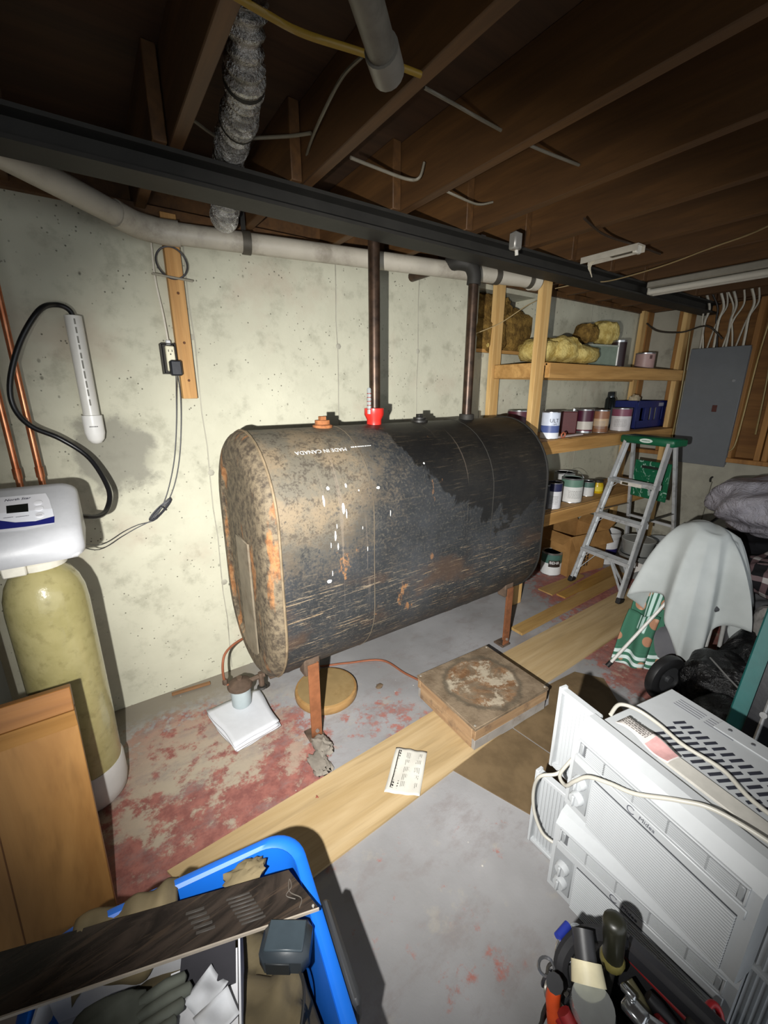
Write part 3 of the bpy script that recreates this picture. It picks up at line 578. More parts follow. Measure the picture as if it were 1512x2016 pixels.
# ------------------------------------------------------------------ leaning panel by the softener
M_OAK = wood('oak_veneer', '#8c6232', '#a67a44', 2, 3.0, 0.45, False)
PN0, PN1 = Vector((-0.172, 1.195, 0.0)), Vector((-0.174, 1.345, 0.735))
lp = thing('cabinet_panel', 'honey brown wooden cabinet panel leaning in front of the softener', 'wooden panel', (-0.172, 1.195, 0))
upv = (PN1-PN0).normalized(); FM = frame_m(PN0, (-1, 0, 0), upv); HL = (PN1-PN0).length      # local x to the left, y up the panel, z = towards the camera side?
zs = 1 if (FM.to_3x3() @ Vector((0, 0, 1))).y < 0 else -1
MB().box((0.40, HL/2-0.03, -zs*0.011), (0.80, HL-0.06, 0.022), 0.002, FM).build('board', M_OAK, lp)
MB().box((0.40, HL-0.035, -zs*0.008), (0.80, 0.07, 0.030), 0.002, FM).build('top_rail', wood('oak_rail', '#815428', '#9a6b38', 0, 4, 0.45, False), lp)
MB().prism([(0, 0), (0.0, 0.05), (0.012, 0.05)], 0, 0.80, FM @ T(0, HL-0.12, 0) @ Matrix(((0, 0, 1, 0), (0, 1, 0, 0), (zs, 0, 0, 0), (0, 0, 0, 1)))).build('bevel_moulding', wood('oak_mould', '#8d6433', '#a07541', 0, 4, 0.45, False), lp, 0)
for k in (0.21, 0.47): MB().box((k, HL/2-0.05, zs*0.0006), (0.003, HL-0.16, 0.002), 0, FM).build('board_joint', plain('#6a4420', 0.7), lp, 0)

# ------------------------------------------------------------------ ceiling: drain pipe, duct, wires, lights
M_DRAIN = plain('#a9a294', 0.5, 0, 0.12, 10, 0.1, 0.4, '#7d7568')
dp = thing('drain_pipe', 'long dusty white drain pipe hung below the joists along the wall', 'pipe', (0.33, 2.12, 2.165))
E1 = pz(1052, 553, 2.17); E0 = Vector((0.36, 2.115, 2.163)); DR = 0.041
MB().tube([E0, E1], DR, 20).build('pipe', M_DRAIN, dp, 60)
E2 = Vector((0.255, 2.085, 2.165)); E3 = pz(0, 300, 2.2); E3 = E2+(E3-E2)*2.4
MB().tube([E2+(E3-E2)*0.04, E3], DR, 20).build('pipe', M_DRAIN, dp, 60)
MB().tube(catmull([E0+(E1-E0)*0.03, E0, (0.31, 2.108, 2.164), E2, E2+(E3-E2)*0.08], 4), DR+0.006, 18).build('elbow', M_DRAIN, dp, 60)
ax = (E1-E0).normalized()
for f_ in (0.155, 0.845, 0.97):
    c = E0.lerp(E1, f_); MB().tube([c, c+ax*0.035], DR+0.005, 18).build('hanger_strap', plain('#4a453c', 0.6, 0.3), dp, 50)
MB().bar(E0.lerp(E1, 0.16)+Vector((0, 0, 0.03)), E0.lerp(E1, 0.16)+Vector((0, 0, 0.12)), 0.02, 0.003).build('hanger_rod', M_STEEL, dp)
MB().lathe([(DR+0.012, 0), (DR+0.012, 0.05), (DR, 0.055), (0, 0.055)], 18, basis(E1-ax*0.03, E1+ax) @ R(PI/2, 'Y')).build('end_coupling', plain('#b6b0a2', 0.5), dp)
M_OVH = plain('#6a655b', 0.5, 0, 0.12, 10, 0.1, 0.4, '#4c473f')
op = thing('overhead_pipe', 'grey white plastic pipe with capped end overhead near the camera', 'pipe', (0.55, 0.80, 2.13))
A_, B_ = pz(763, 138, 2.12), pz(722, 0, 2.13); B2 = A_+(B_-A_)*4.5
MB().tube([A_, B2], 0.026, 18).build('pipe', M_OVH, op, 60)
MB().tube(catmull([A_+(B_-A_)*0.35, A_+(B_-A_)*0.1, A_-(B_-A_)*0.02, A_-(B_-A_)*0.06], 3), [0.031]*7+[0.031, 0.028, 0.02][:3], 18).build('end_cap', plain('#78736a', 0.4), op, 60)
fd = thing('flex_duct', 'silver foil flexible duct dropping between the ceiling joists', 'duct', (0.5, 1.5, 2.3))
M_FOIL = NT('crinkled_foil'); M_FOIL = M_FOIL.fin(M_FOIL.mix(M_FOIL.ramp(M_FOIL.noise(20, 4), 0.4, 0.6), '#9a9893', '#d6d4ce'), 0.22, 0.95, M_FOIL.noise(46, 5, 0.7), 0.8, 0.02)
dpath = catmull([(0.432, 1.19, 2.40), (0.455, 1.28, 2.335), (0.482, 1.40, 2.31), (0.495, 1.50, 2.305), (0.51, 1.62, 2.305), (0.53, 1.74, 2.295), (0.555, 1.88, 2.245), (0.565, 1.95, 2.215), (0.57, 1.985, 2.22)], 22)
MB().tube(dpath, [0.046+0.0055*math.sin(i*1.15)+0.004*math.sin(i*0.23+1) for i in range(len(dpath))], 22).build('duct', M_FOIL, fd, 0)
for i in (30, 62, 95): MB().tube(dpath[i:i+3], 0.0535, 20, caps=False).build('hoop', plain('#22211f', 0.6, 0.4), fd)
def wire(name, lab, pts, r, col, cat='cable', group=None, n=6):
    o = MB().tube(catmull(pts, n), r, 6).build(name, plain(col, 0.5, 0, 0.1), None, 60, loc=pts[0]); return tag(o, lab, cat, group)
wire('ceiling_cable', 'thick yellow electrical cable sagging overhead between joists', [(0.33, 0.985, 2.245), (0.40, 0.978, 2.235), (0.475, 0.975, 2.232), (0.60, 0.955, 2.235), (0.75, 0.95, 2.245)], 0.007, '#8a6d20')
wire('ceiling_cable', 'pale cable crossing behind the silver foil duct', [pz(378, 235, 2.30), pz(440, 275, 2.31), pz(500, 272, 2.34), pz(570, 268, 2.34), pz(612, 262, 2.33)], 0.005, '#6f6858')
wire('ceiling_cable', 'pale cable dropping beside the joist right of the duct', [pz(712, 112, 2.34), pz(675, 150, 2.34), pz(640, 215, 2.32), pz(610, 285, 2.32), pz(592, 355, 2.33)], 0.005, '#6f6858')
wire('ceiling_cable', 'straight pale cable running across the middle joist bays', [pz(835, 172, 2.315), pz(900, 208, 2.315), pz(960, 242, 2.315), pz(1048, 288, 2.315), pz(1140, 325, 2.315)], 0.005, '#6c6557')
wire('ceiling_cable', 'pair of white cables stapled beside the steel girder', [pz(690, 310, 2.31), pz(740, 330, 2.31), pz(800, 352, 2.30), pz(825, 350, 2.30), pz(835, 320, 2.35)], 0.0055, '#7d7667')
wire('ceiling_cable', 'loose white cables drooping right of the stapled pair', [pz(870, 372, 2.33), pz(900, 386, 2.315), pz(940, 402, 2.31), pz(970, 398, 2.33)], 0.005, '#7d7667')
wire('ceiling_cable', 'thin tan cord strung from the shelf post towards the right', [pz(1093, 568, 2.2), (2.75, 1.75, 2.21), pz(1200, 553, 2.2), pz(1300, 525, 2.2), pz(1400, 488, 2.205), pz(1512, 445, 2.21), (2.2, 0.45, 2.24)], 0.0035, '#9c8862', 'cord')
wire('ceiling_cable', 'thin tan cord crossing in front of the window insulation', [pyy(938, 656, 1.95), pyy(985, 636, 1.93), pyy(1035, 603, 1.90), pyy(1062, 590, 1.88)], 0.003, '#b09a70', 'cord')
wire('ceiling_cable', 'dark thin wire crossing the far right joists', [pz(1150, 430, 2.243), pz(1190, 462, 2.243), pz(1250, 482, 2.243), pz(1300, 500, 2.243)], 0.005, '#33261a')
lf = thing('light_fixture', 'dusty white fluorescent tube fixture under the joists at far right', 'light fixture', (3.28, 1.3, 2.2))
MB().box((3.28, 0.98, 2.225), (0.10, 1.24, 0.045), 0.008).build('housing', plain('#8f8a7e', 0.5, 0, 0.08), lf)
MB().tube([(3.255, 1.58, 2.182), (3.255, 0.38, 2.182)], 0.019, 14).build('lamp_tube', plain('#c8c4b8', 0.3, 0, 0.04), lf)
MB().tube([(3.305, 1.58, 2.182), (3.305, 0.38, 2.182)], 0.019, 14).build('lamp_tube', plain('#c8c4b8', 0.3, 0, 0.04), lf)
for yy in (1.585, 0.375): MB().box((3.28, yy, 2.19), (0.09, 0.018, 0.05), 0.006).build('lamp_holder', plain('#a8a396', 0.5), lf)
sf = thing('strip_fixture', 'short open white light fixture with dangling wires beside the girder', 'light fixture', (2.38, 1.38, 2.22))
b = MB(); b.box((2.38, 1.38, 2.238), (0.07, 0.30, 0.003)).box((2.345, 1.38, 2.224), (0.003, 0.30, 0.03)).box((2.415, 1.38, 2.224), (0.003, 0.30, 0.03))
b.build('channel', plain('#b5aea0', 0.5), sf, 0)
MB().box((2.38, 1.33, 2.225), (0.04, 0.11, 0.022), 0.004).build('ballast', plain('#5a554c', 0.5), sf)
MB().box((2.38, 1.25, 2.222), (0.055, 0.02, 0.04), 0.004).build('end_socket', plain('#d0cbbd', 0.4), sf)
for k in range(3): MB().tube(catmull([(2.37+0.01*k, 1.47, 2.225), (2.36+0.01*k, 1.49, 2.19), (2.365+0.012*k, 1.48, 2.165-0.012*k)], 4), 0.0025, 5).build('wire', plain('#c2b8a2', 0.5), sf)
jb = thing('junction_box', 'small grey metal junction bracket under the girder end', 'junction box', (1.9, 1.63, 2.15))
c = pz(1015, 475, 2.20)
MB().box(c, (0.05, 0.04, 0.07), 0.006, ).build('body', plain('#8f8c86', 0.4, 0.4), jb); MB().tube([c+Vector((0.01, 0, -0.03)), c+Vector((0.015, 0, -0.055))], 0.008, 8).build('knob', plain('#c9c5bc', 0.4), jb)
pb = pyy(950, 500, 1.80)
hb = MB().bar(pb+Vector((0, 0, 0.09)), pb+Vector((0, 0, -0.03)), 0.035, 0.004, 0.001, (0, 1, 0)).build('strap_bracket', plain('#9a9ca4', 0.35, 0.7), None, loc=pb); tag(hb, 'short shiny metal strap hanging beside the vent pipe elbow', 'bracket')
# ------------------------------------------------------------------ window insulation
def m_fluff(name, c1, c2):
    t = NT(name); n = t.noise(16, 6, 0.7); n2 = t.noise(60, 4, 0.7)
    return t.fin(t.mix(t.ramp(n, 0.35, 0.68), c1, c2), 0.95, 0, t.math('ADD', n, n2), 0.9, 0.012, 0.1)
M_INS, M_INSB = m_fluff('yellow_fluff', '#a98f4a', '#d8c47e'), m_fluff('aged_fluff', '#5e4826', '#97783f')
def lump(c, d, seed, amp=0.25, nu=26, nv=16):
    rnd = random.Random(seed); ph = [(rnd.uniform(1.5, 6.5), rnd.uniform(1.5, 6.5), rnd.random()*6, rnd.random()*6) for _ in range(7)]
    def fn(u, v):
        th = 2*PI*u; fi = PI*v; w_ = Vector((math.cos(th)*math.sin(fi), math.sin(th)*math.sin(fi), math.cos(fi)))
        e = sum(math.sin(a*w_.x*2+p)*math.sin(b_*w_.y*2+q+w_.z*a) for a, b_, p, q in ph)/7
        s = 1+amp*2.2*e; x, y, z = (math.copysign(abs(k)**0.75, k) for k in w_)
        return Vector((c[0]+x*d[0]/2*s, c[1]+y*d[1]/2*s, c[2]+max(-1, z)*d[2]/2*s))
    return MB().grid(fn, nu, nv, True)
wi = thing('window_insulation', 'aged brown and yellow fibre insulation stuffed in the wall opening', 'insulation', (2.56, 2.25, 1.82))
lump((2.42, 2.27, 1.93), (0.36, 0.20, 0.26), 3, 0.16).build('batt', M_INSB, wi, 60); lump((2.70, 2.28, 1.96), (0.36, 0.20, 0.30), 4, 0.16).build('batt', M_INSB, wi, 60)
lump((2.45, 2.29, 2.10), (0.42, 0.18, 0.18), 5, 0.2).build('batt', M_INSB, wi, 60); lump((2.40, 2.26, 1.865), (0.26, 0.14, 0.08), 6, 0.2).build('batt', M_INS, wi, 60)

# ------------------------------------------------------------------ shelves
sh = thing('storage_shelf', 'three-tier pine shelf rack built against the back wall', 'shelf', (2.45, 1.8, 0))
SZ = (1.715, 1.212, 0.680)
for (x0, y0, y1) in ((2.445, 1.765, 1.803), (2.445, 2.155, 2.193)): pass
po = MB().box((2.425, 1.80, 1.125), (0.089, 0.038, 2.25), 0.003).build('post', W_STUD, sh)
inst(po, 'post', sh, (0.0, 0.365, 0.0)); inst(po, 'post', sh, (2.0, 0.365, 0.0))
inst(po, 'post', sh, (2.0, 0.0, 0.0))
for z in SZ:
    MB().box((3.47, 1.762+0.0, z-0.046), (1.99, 0.038, 0.092), 0.003).build('front_rail', W_RAIL, sh)
    MB().box((3.47, 2.174, z-0.046), (1.99, 0.038, 0.092), 0.003).build('back_rail', W_RAIL, sh)
    MB().box((2.425, 1.98, z-0.046), (0.05, 0.32, 0.092), 0.003).build('end_rail', W_RAIL, sh)
    for k in range(3): MB().box((3.47, 1.82+0.137*k+0.01, z-0.006), (1.99, 0.130, 0.018), 0.002).build('shelf_board', W_RAIL, sh)
SH0 = [z+0.003 for z in SZ]

# ------------------------------------------------------------------ cans, jars and boxes
M_TIN = plain('#a9abad', 0.3, 0.85, 0.08, 30, 0.05); M_RIM = plain('#c4c6c6', 0.25, 0.9, 0.05, 30, 0.03)
def can(name, lab, loc, r, h, bands, lid='tin', bail=False, cat='paint can', group='paint cans', text=None, rz=0.0, patch=None, fine=False):
    o = thing(name, lab, cat, loc, rz, group)
    MB().lathe([(0, 0), (r-0.002, 0), (r, 0.003), (r*0.985, 0.008), (r*0.985, h-0.01), (r, h-0.006), (r, h), (r-0.004, h+0.002), (r-0.009, h-0.001), (r-0.010, h-0.006), (0, h-0.006)], 28).build('body', M_TIN, o, 35, world=False)
    bd = None
    for i, (z0, z1, c) in enumerate(bands):
        rr = r*0.985+0.0006+0.0002*i
        bd = MB().lathe([(rr, h*z0), (rr, h*z1)], 28).build('label_band', plain(c, 0.45, 0, 0.06, 40, 0.03) if isinstance(c, str) else c, o, 35, world=False)
    lm = M_TIN if lid == 'tin' else plain(lid, 0.45, 0, 0.1)
    MB().lathe([(r*0.80, h-0.004), (r*0.78, h-0.007), (0, h-0.007)], 24).lathe([(r*0.91, h-0.006), (r*0.90, h), (r*0.82, h), (r*0.80, h-0.004)], 24).build('lid', lm, o, 35, world=False)
    if bail:
        MB().tube([(math.cos(a)*(r+0.004), 0.0, h*0.82+math.sin(a)*r*1.15*bail) for a in [PI*k/18 for k in range(19)]], 0.0016, 6).build('bail_handle', M_TIN, o, world=False)
        for s in (-1, 1): MB().lathe([(0.008, 0), (0.006, 0.004), (0, 0.005)], 10, T(s*r*0.985, 0, h*0.82) @ R(s*PI/2, 'Y')).build('bail_ear', M_TIN, o, world=False)
    if fine:
        Rf = r*0.985+0.0018; greek_mb(r*1.3, h*0.34, 6, fn=lambda v: (Rf*math.sin(v.x/Rf), -Rf*math.cos(v.x/Rf), h*0.36+v.y), seed=int(r*1e4), dens=0.35).build('fine_print', plain('#8d8a86', 0.6), bd or o, 0, world=False, kind='stuff')
    if patch:
        z0, z1, a0, a1, pc = patch; R_ = r*0.985+0.0016
        MB().grid(lambda u, v: Vector((R_*math.sin(a0+(a1-a0)*u), -R_*math.cos(a0+(a1-a0)*u), h*(z0+(z1-z0)*v))), 12, 2).build('label_patch', plain(pc, 0.5), o, world=False)
    for (body, sz, z, ang, colr) in (text or []):
        R_ = r*0.985+0.0022
        text_mb(body, sz, 0.0, fn=lambda v, z=z, ang=ang: (R_*math.sin(v.x/R_+ang), -R_*math.cos(v.x/R_+ang), h*z+v.y)).build('lettering', plain(colr, 0.5), bd or o, 0, world=False)
    return o
VA = math.atan2(1.0, 3.4)        # cans turn their print towards the room
def onshelf(px_, py_, k): p = pz(px_, py_, SH0[k]); return Vector((p.x, min(2.12, max(1.86, p.y)), SH0[k]))
RQ, RG = 0.0535, 0.083
def put(k, xpx, Y=1.92):        # spot on a shelf whose sight line runs through column xpx
    p = pyy(xpx, (700, 830, 965)[k], Y); return Vector((p.x, Y, SH0[k]))
def vz(v): return -math.atan2(v.x, v.y)
v = put(1, 1084, 1.835); can('paint_can', 'blue and white paint can lettered ULT beside the front shelf post', v, 0.062, 0.186, [(0.02, 0.24, '#dfe2e8'), (0.24, 0.50, '#4d5d92'), (0.50, 0.97, '#cfd6e4')], '#2a2a2e', text=[('ULT', 0.036, 0.68, 0.42, '#22242c'), ('-SPE', 0.017, 0.55, 0.50, '#22242c')], rz=vz(v))
v = put(1, 1021, 2.05); can('paint_can', 'maroon paint can with a green lid behind the front shelf post', v, 0.083, 0.19, [(0.0, 0.35, '#b9a3ad'), (0.35, 0.98, '#481626')], '#4c8a63', rz=vz(v))
v = put(1, 1119, 1.98); o = thing('solvent_tin', 'flat dark red rectangular tin between the blue can and maroon can', 'tin', v, -0.9)
MB().box((0, 0, 0.085), (0.12, 0.07, 0.17), 0.006).build('body', plain('#4f1418', 0.6, 0.0, 0.1), o, world=False); MB().box((0, 0, 0.172), (0.116, 0.066, 0.006), 0.003).build('top', M_RIM, o, world=False)
MB().lathe([(0.015, 0.172), (0.015, 0.19), (0, 0.19)], 12, T(0.03, 0, 0)).build('cap', M_RIM, o, world=False)
v = put(1, 1150, 1.93); can('paint_can', 'maroon paint can with a white lower label in the middle shelf row', v, 0.066, 0.185, [(0.10, 0.16, '#5c1f30'), (0.16, 0.50, '#b9b2a8'), (0.50, 0.95, '#44142a')], rz=vz(v))
v = put(1, 1182, 1.88); can('paint_can', 'tan and brown picture-label can beside the maroon can', v, 0.062, 0.178, [(0.02, 0.30, '#7a5236'), (0.30, 0.62, '#b59a7a'), (0.62, 0.95, '#8a5d42')], rz=vz(v), fine=True)
v = put(1, 1196, 2.08); o = thing('spray_can', 'tall dark spray can with chrome shine behind the picture-label can', 'spray can', v)
MB().lathe([(0, 0), (0.042, 0), (0.043, 0.006), (0.043, 0.25), (0.034, 0.268), (0, 0.268)], 22).build('body', plain('#2a2f30', 0.15, 0.7, 0.1), o, world=False); MB().lathe([(0.030, 0.268), (0.030, 0.31), (0.026, 0.315), (0, 0.315)], 18).build('cap', plain('#3a3f42', 0.2, 0.6), o, world=False)
v = put(1, 1222, 1.86); can('paint_can', 'white-labelled paint can with a plum top band in front of the blue crate', v, 0.076, 0.186, [(0.03, 0.66, '#c6c2c2'), (0.66, 0.97, '#7c4457')], rz=vz(v), fine=True)
v = put(1, 1252, 1.97); o = thing('blue_crate', 'dark blue plastic crate on the middle shelf by the electrical panel', 'crate', v, 0.0)
M_BLUEC = plain('#16225e', 0.45, 0, 0.1, 20, 0.05); CW, CD, CHh = 0.58, 0.24, 0.24
MB().box((0.03, 0, 0.006), (CW, CD, 0.012), 0.003).build('bottom', M_BLUEC, o, world=False)
for s in (-1, 1):
    b = MB(); b.box((0.03, s*(CD/2-0.006), 0.035), (CW, 0.012, 0.07), 0.002).box((0.03, s*(CD/2-0.006), CHh-0.03), (CW, 0.014, 0.06), 0.003)
    for xx in (-0.30, -0.12, 0.0, 0.12, 0.24, 0.34): b.box((0.03+xx*0.9, s*(CD/2-0.006), CHh/2), (0.075 if xx != 0 else 0.05, 0.010, CHh-0.02), 0.002)
    b.build('side_wall', M_BLUEC, o, world=False)
    b = MB(); b.box((0.03+s*(CW/2-0.006), 0, CHh/2), (0.012, CD, CHh), 0.003).build('end_wall', M_BLUEC, o, world=False)
MB().box((0.16, -CD/2-0.001, CHh-0.035), (0.09, 0.002, 0.03)).build('sticker', plain('#8a8c9c', 0.5), o, 0, world=False)
for q, (dx, dy, dz, rr) in enumerate(((-0.20, 0.0, 0.10, 0.05), (-0.08, 0.02, 0.14, 0.055), (0.18, -0.02, 0.10, 0.05))):
    pp = v+Vector((0.03+dx, dy, 0.014)); k_ = lump((0, 0, dz), (rr*2, rr*1.8, dz*2*0.95), 40+q, 0.12).build('crate_content', plain(('#a89c8a', '#b5a88c', '#8c8a86')[q], 0.8), None, 60, loc=(0, 0, 0)); k_.location = pp
    tag(k_, ('pale crumpled bag inside the left of the blue crate', 'tan crumpled bag poking above the blue crate', 'grey crumpled bag inside the right of the blue crate')[q], 'bag')
v = put(1, 1128, 1.80); v.z = SH0[1]
for q, (dx, dy, col, lab) in enumerate(((0, 0, '#c9bcb8', 'pale stirring stick lying on the shelf edge below the red tin'), (0.02, 0.02, '#b8aaa6', 'thin pinkish stick behind the pale stirring stick'))):
    o = MB().tube([v+Vector((-0.17+dx, dy-0.005, 0.008)), v+Vector((0.17+dx, dy+0.015, 0.009))], 0.007, 8).build('stir_stick', plain(col, 0.5), None, loc=v); tag(o, lab, 'stick', 'stir sticks')
o = MB().tube([v+Vector((-0.135+0.022*math.cos(a), -0.022, 0.024+0.018*math.sin(a))) for a in [2*PI*k/16 for k in range(16)]], 0.005, 6, closed=True).build('copper_ring', plain('#b9674a', 0.5), None, loc=v+Vector((-0.135, -0.02, 0.0))); tag(o, 'small orange ring on the shelf edge in front of the blue can', 'ring')
# lower shelf
v = put(2, 1091, 1.83); can('paint_can', 'dark can with a navy and white wrap at the left of the low shelf', v, 0.056, 0.20, [(0.02, 0.68, '#c9c9cc'), (0.68, 0.97, '#23264a')], '#2b2b30', rz=vz(v), fine=True)
v = put(2, 1080, 1.86)+Vector((-0.07, 0.0, 0)); can('paint_can', 'black can half hidden by the tank on the low shelf', v, 0.05, 0.19, [(0.03, 0.95, '#1d1f26')], '#2b2b30', rz=vz(v))
v = put(2, 1108, 2.03); can('paint_can', 'pale grey-lidded can at the back of the low shelf', v, 0.083, 0.20, [(0.05, 0.95, '#b9bab8')], '#c9c9c6', rz=vz(v))
v = put(2, 1125, 1.87); can('paint_can', 'large green-topped white can with raised wire handle on low shelf', v, 0.083, 0.195, [(0.04, 0.66, '#d2d2cf'), (0.66, 0.95, '#5f7f70')], '#8fa39a', bail=1.0, rz=vz(v)+0.4, fine=True)
v = put(2, 1156, 1.90); can('paint_can', 'small green and white can beside the yellow jar', v, RQ, 0.125, [(0.04, 0.62, '#c9cac8'), (0.62, 0.95, '#4a6a60')], rz=vz(v))
v = put(2, 1175, 1.91); o = thing('jar', 'small yellow jar with dark lid on the low shelf', 'jar', v)
MB().lathe([(0, 0), (0.044, 0), (0.048, 0.006), (0.048, 0.075), (0.040, 0.088), (0.040, 0.094), (0, 0.094)], 22).build('body', plain('#c9a812', 0.3, 0, 0.1), o, world=False)
MB().lathe([(0.042, 0.094), (0.043, 0.096), (0.043, 0.114), (0.038, 0.117), (0, 0.117)], 22).build('lid', plain('#3a3630', 0.4), o, world=False)
MB().lathe([(0.0486, 0.02), (0.0486, 0.06)], 22).build('label_band', plain('#d8c43a', 0.5), o, world=False)
# upper shelf
for q, (x0, Y, d, lab, mm) in enumerate(((1065, 1.95, (0.34, 0.26, 0.15), 'yellow insulation roll between the two shelf posts', M_INS), (1098, 1.90, (0.28, 0.24, 0.17), 'largest pale yellow insulation lump on the top shelf', M_INS), (1138, 1.86, (0.36, 0.20, 0.12), 'flat yellow insulation lump in front of the glass box', M_INS))):
    v = put(0, x0, Y); o = lump((0, 0, d[2]/2*1.0), d, 20+q, 0.14).build('insulation_roll', mm, None, 60, loc=(0, 0, 0)); o.location = v+Vector((0, 0, 0.012)); tag(o, lab, 'insulation', 'insulation on the top shelf')
v = put(0, 1172, 1.98); o = thing('glass_box', 'grey-green glazed box holding insulation scraps on the top shelf', 'box', v, -0.18)
b = MB(); bw, bd_, bh = 0.36, 0.20, 0.155
for sx in (-1, 1):
    for sy in (-1, 1): b.bar((sx*bw/2, sy*bd_/2, 0), (sx*bw/2, sy*bd_/2, bh), 0.012, 0.012)
for zz in (0.006, bh):
    for s in (-1, 1): b.bar((-bw/2, s*bd_/2, zz), (bw/2, s*bd_/2, zz), 0.012, 0.012).bar((s*bw/2, -bd_/2, zz), (s*bw/2, bd_/2, zz), 0.012, 0.012)
b.build('frame', plain('#9aa093', 0.4), o, 0, world=False)
for s in (-1, 1): MB().box((0, s*bd_/2, bh/2), (bw-0.01, 0.004, bh-0.01)).build('pane', plain('#7d8a7c', 0.25), o, 0, world=False)
for s in (-1, 1): MB().box((s*bw/2, 0, bh/2), (0.004, bd_-0.01, bh-0.01)).build('pane', plain('#7d8a7c', 0.25), o, 0, world=False)
MB().box((0, 0, bh+0.004), (bw, bd_, 0.006)).build('top_board', plain('#6a4f32', 0.7), o, 0, world=False)
for q, (x0, d, dz, lab, mm) in enumerate(((1148, (0.17, 0.15, 0.13), 0.0, 'ragged brownish insulation scrap on the left of the glass box', M_INSB), (1185, (0.22, 0.17, 0.17), 0.0, 'yellow insulation scrap on the right of the glass box', M_INS))):
    v2 = put(0, x0, 1.98); o = lump((0, 0, d[2]/2), d, 30+q, 0.2).build('insulation_scrap', mm, None, 60, loc=(0, 0, 0)); o.location = v2+Vector((0, 0, bh+0.022)); tag(o, lab, 'insulation', 'insulation on the top shelf')
v = put(0, 1216, 1.88); can('paint_can', 'dark brown can with white rim and stripe on the top shelf', v, 0.055, 0.20, [(0.04, 0.93, '#2a1a1c')], '#d8d6d0', rz=vz(v), patch=(0.06, 0.92, -0.12, 0.05, '#d8d6d0'))
v = put(0, 1271, 1.90); can('paint_can', 'small pinkish can alone at the right of the top shelf', v, 0.075, 0.13, [(0.03, 0.95, '#a98a84')], '#b59a92', rz=vz(v), patch=(0.62, 0.85, 0.45, 0.75, '#5a3c38'))
# on the floor below the shelf
v = pz(1083, 1126, 0.0); can('paint_can', 'green and white BEHR paint can standing on the floor by the carton', v, 0.086, 0.20, [(0.03, 0.55, '#d0d2d2'), (0.55, 0.94, '#41635a')], '#8d9490', rz=vz(v), patch=(0.40, 0.70, -0.25, 0.95, '#2a211c'), text=[('BEHR', 0.036, 0.59, 0.32, '#e8e8e8')])
o = bpy.context.scene.objects[-1] if False else None
v0 = Vector((3.42, 1.98, 0)); bx = thing('carton', 'open brown cardboard carton on the floor under the shelf', 'cardboard box', v0, math.radians(-8))
def m_card(c1='#8f6a3e', c2='#a57d4c'): 
    t = NT('cardboard'); n = t.noise(5, 4, 0.6); return t.fin(t.mix(t.ramp(n, 0.35, 0.65), c1, c2), 0.85, 0, t.noise(1.0, 2, 0.5, t.map((3, 120, 120))), 0.12, 0.002, 0.2)
M_CARD = m_card(); W2, D2, H2 = 0.46, 0.32, 0.36
MB().box((0, 0, 0.004), (W2, D2, 0.006)).build('bottom', M_CARD, bx, 0, world=False)
fr = MB().box((0, -D2/2, H2/2), (W2, 0.005, H2)).build('side', M_CARD, bx, 0, world=False); MB().box((0, D2/2, H2/2), (W2, 0.005, H2)).build('side', M_CARD, bx, 0, world=False)
MB().box((-W2/2, 0, H2/2), (0.005, D2, H2)).build('side', M_CARD, bx, 0, world=False); MB().box((W2/2, 0, H2/2), (0.005, D2, H2)).build('side', M_CARD, bx, 0, world=False)
for (p, q, wd, up) in (((-W2/2, 0, H2), (-W2/2-0.10, 0, H2-0.05), D2, (0, 0, 1)), ((W2/2, 0, H2), (W2/2+0.09, 0, H2+0.06), D2, (0, 0, 1)), ((0, -D2/2, H2), (0, -D2/2-0.06, H2-0.10), W2, (0, 0, 1)), ((0, D2/2, H2), (0, D2/2+0.03, H2+0.07), W2, (0, 0, 1))):
    MB().bar(p, q, wd, 0.005).build('flap', M_CARD, bx, 0, world=False)
MI = plain('#2c2018', 0.7)
greek_mb(0.22, 0.10, 3, frame_m((-0.03, -D2/2-0.0038, 0.17), (0, 0, -1), (1, 0, 0)), seed=8, dens=0.6).build('carton_print', MI, fr, 0, world=False, kind='stuff')
def bucket(name, lab, loc, r, h, col, band=None, lidc=None, cat='bucket'):
    o = thing(name, lab, cat, loc, 0, 'buckets under the shelf')
    MB().lathe([(0, 0), (r*0.86, 0), (r*0.98, h*0.86), (r*1.03, h*0.87), (r*1.03, h*0.93), (r, h*0.94), (r*1.02, h), (r*0.96, h), (r*0.94, h*0.9), (r*0.82, 0.01), (0, 0.01)], 28).build('body', plain(col, 0.4, 0, 0.06), o, 40, world=False)
    if band:
        for z0, z1, c in band: MB().lathe([(r*(0.862+0.14*z0), h*z0), (r*(0.862+0.14*z1), h*z1)], 28).build('label_band', plain(c, 0.5), o, world=False)
    if lidc: MB().lathe([(r*1.04, h*0.97), (r*1.05, h*1.0), (r*1.03, h*1.03), (r*0.92, h*1.03), (r*0.90, h*1.0), (0, h*1.0)], 28).build('lid', plain(lidc, 0.4), o, world=False)
    return o
bucket('joint_bucket', 'white bucket with a dark blue stripe seen through the ladder', pz(1186, 1103, 0)+Vector((0.0, 0.0, 0)), 0.115, 0.30, '#c3c4c4', [(0.02, 0.30, '#c9c9cc'), (0.30, 0.50, '#2a2460'), (0.50, 0.80, '#d8d8da')])
b1 = bucket('tub', 'grey plastic tub with a triangular label seen through the ladder', Vector((3.70, 1.56, 0)), 0.13, 0.20, '#6f716f'); b2 = bucket('tub', 'grey lidded tub stacked on the tub with the triangular label', Vector((3.70, 1.56, 0.206)), 0.125, 0.12, '#7f817e', None, '#9a9c98')
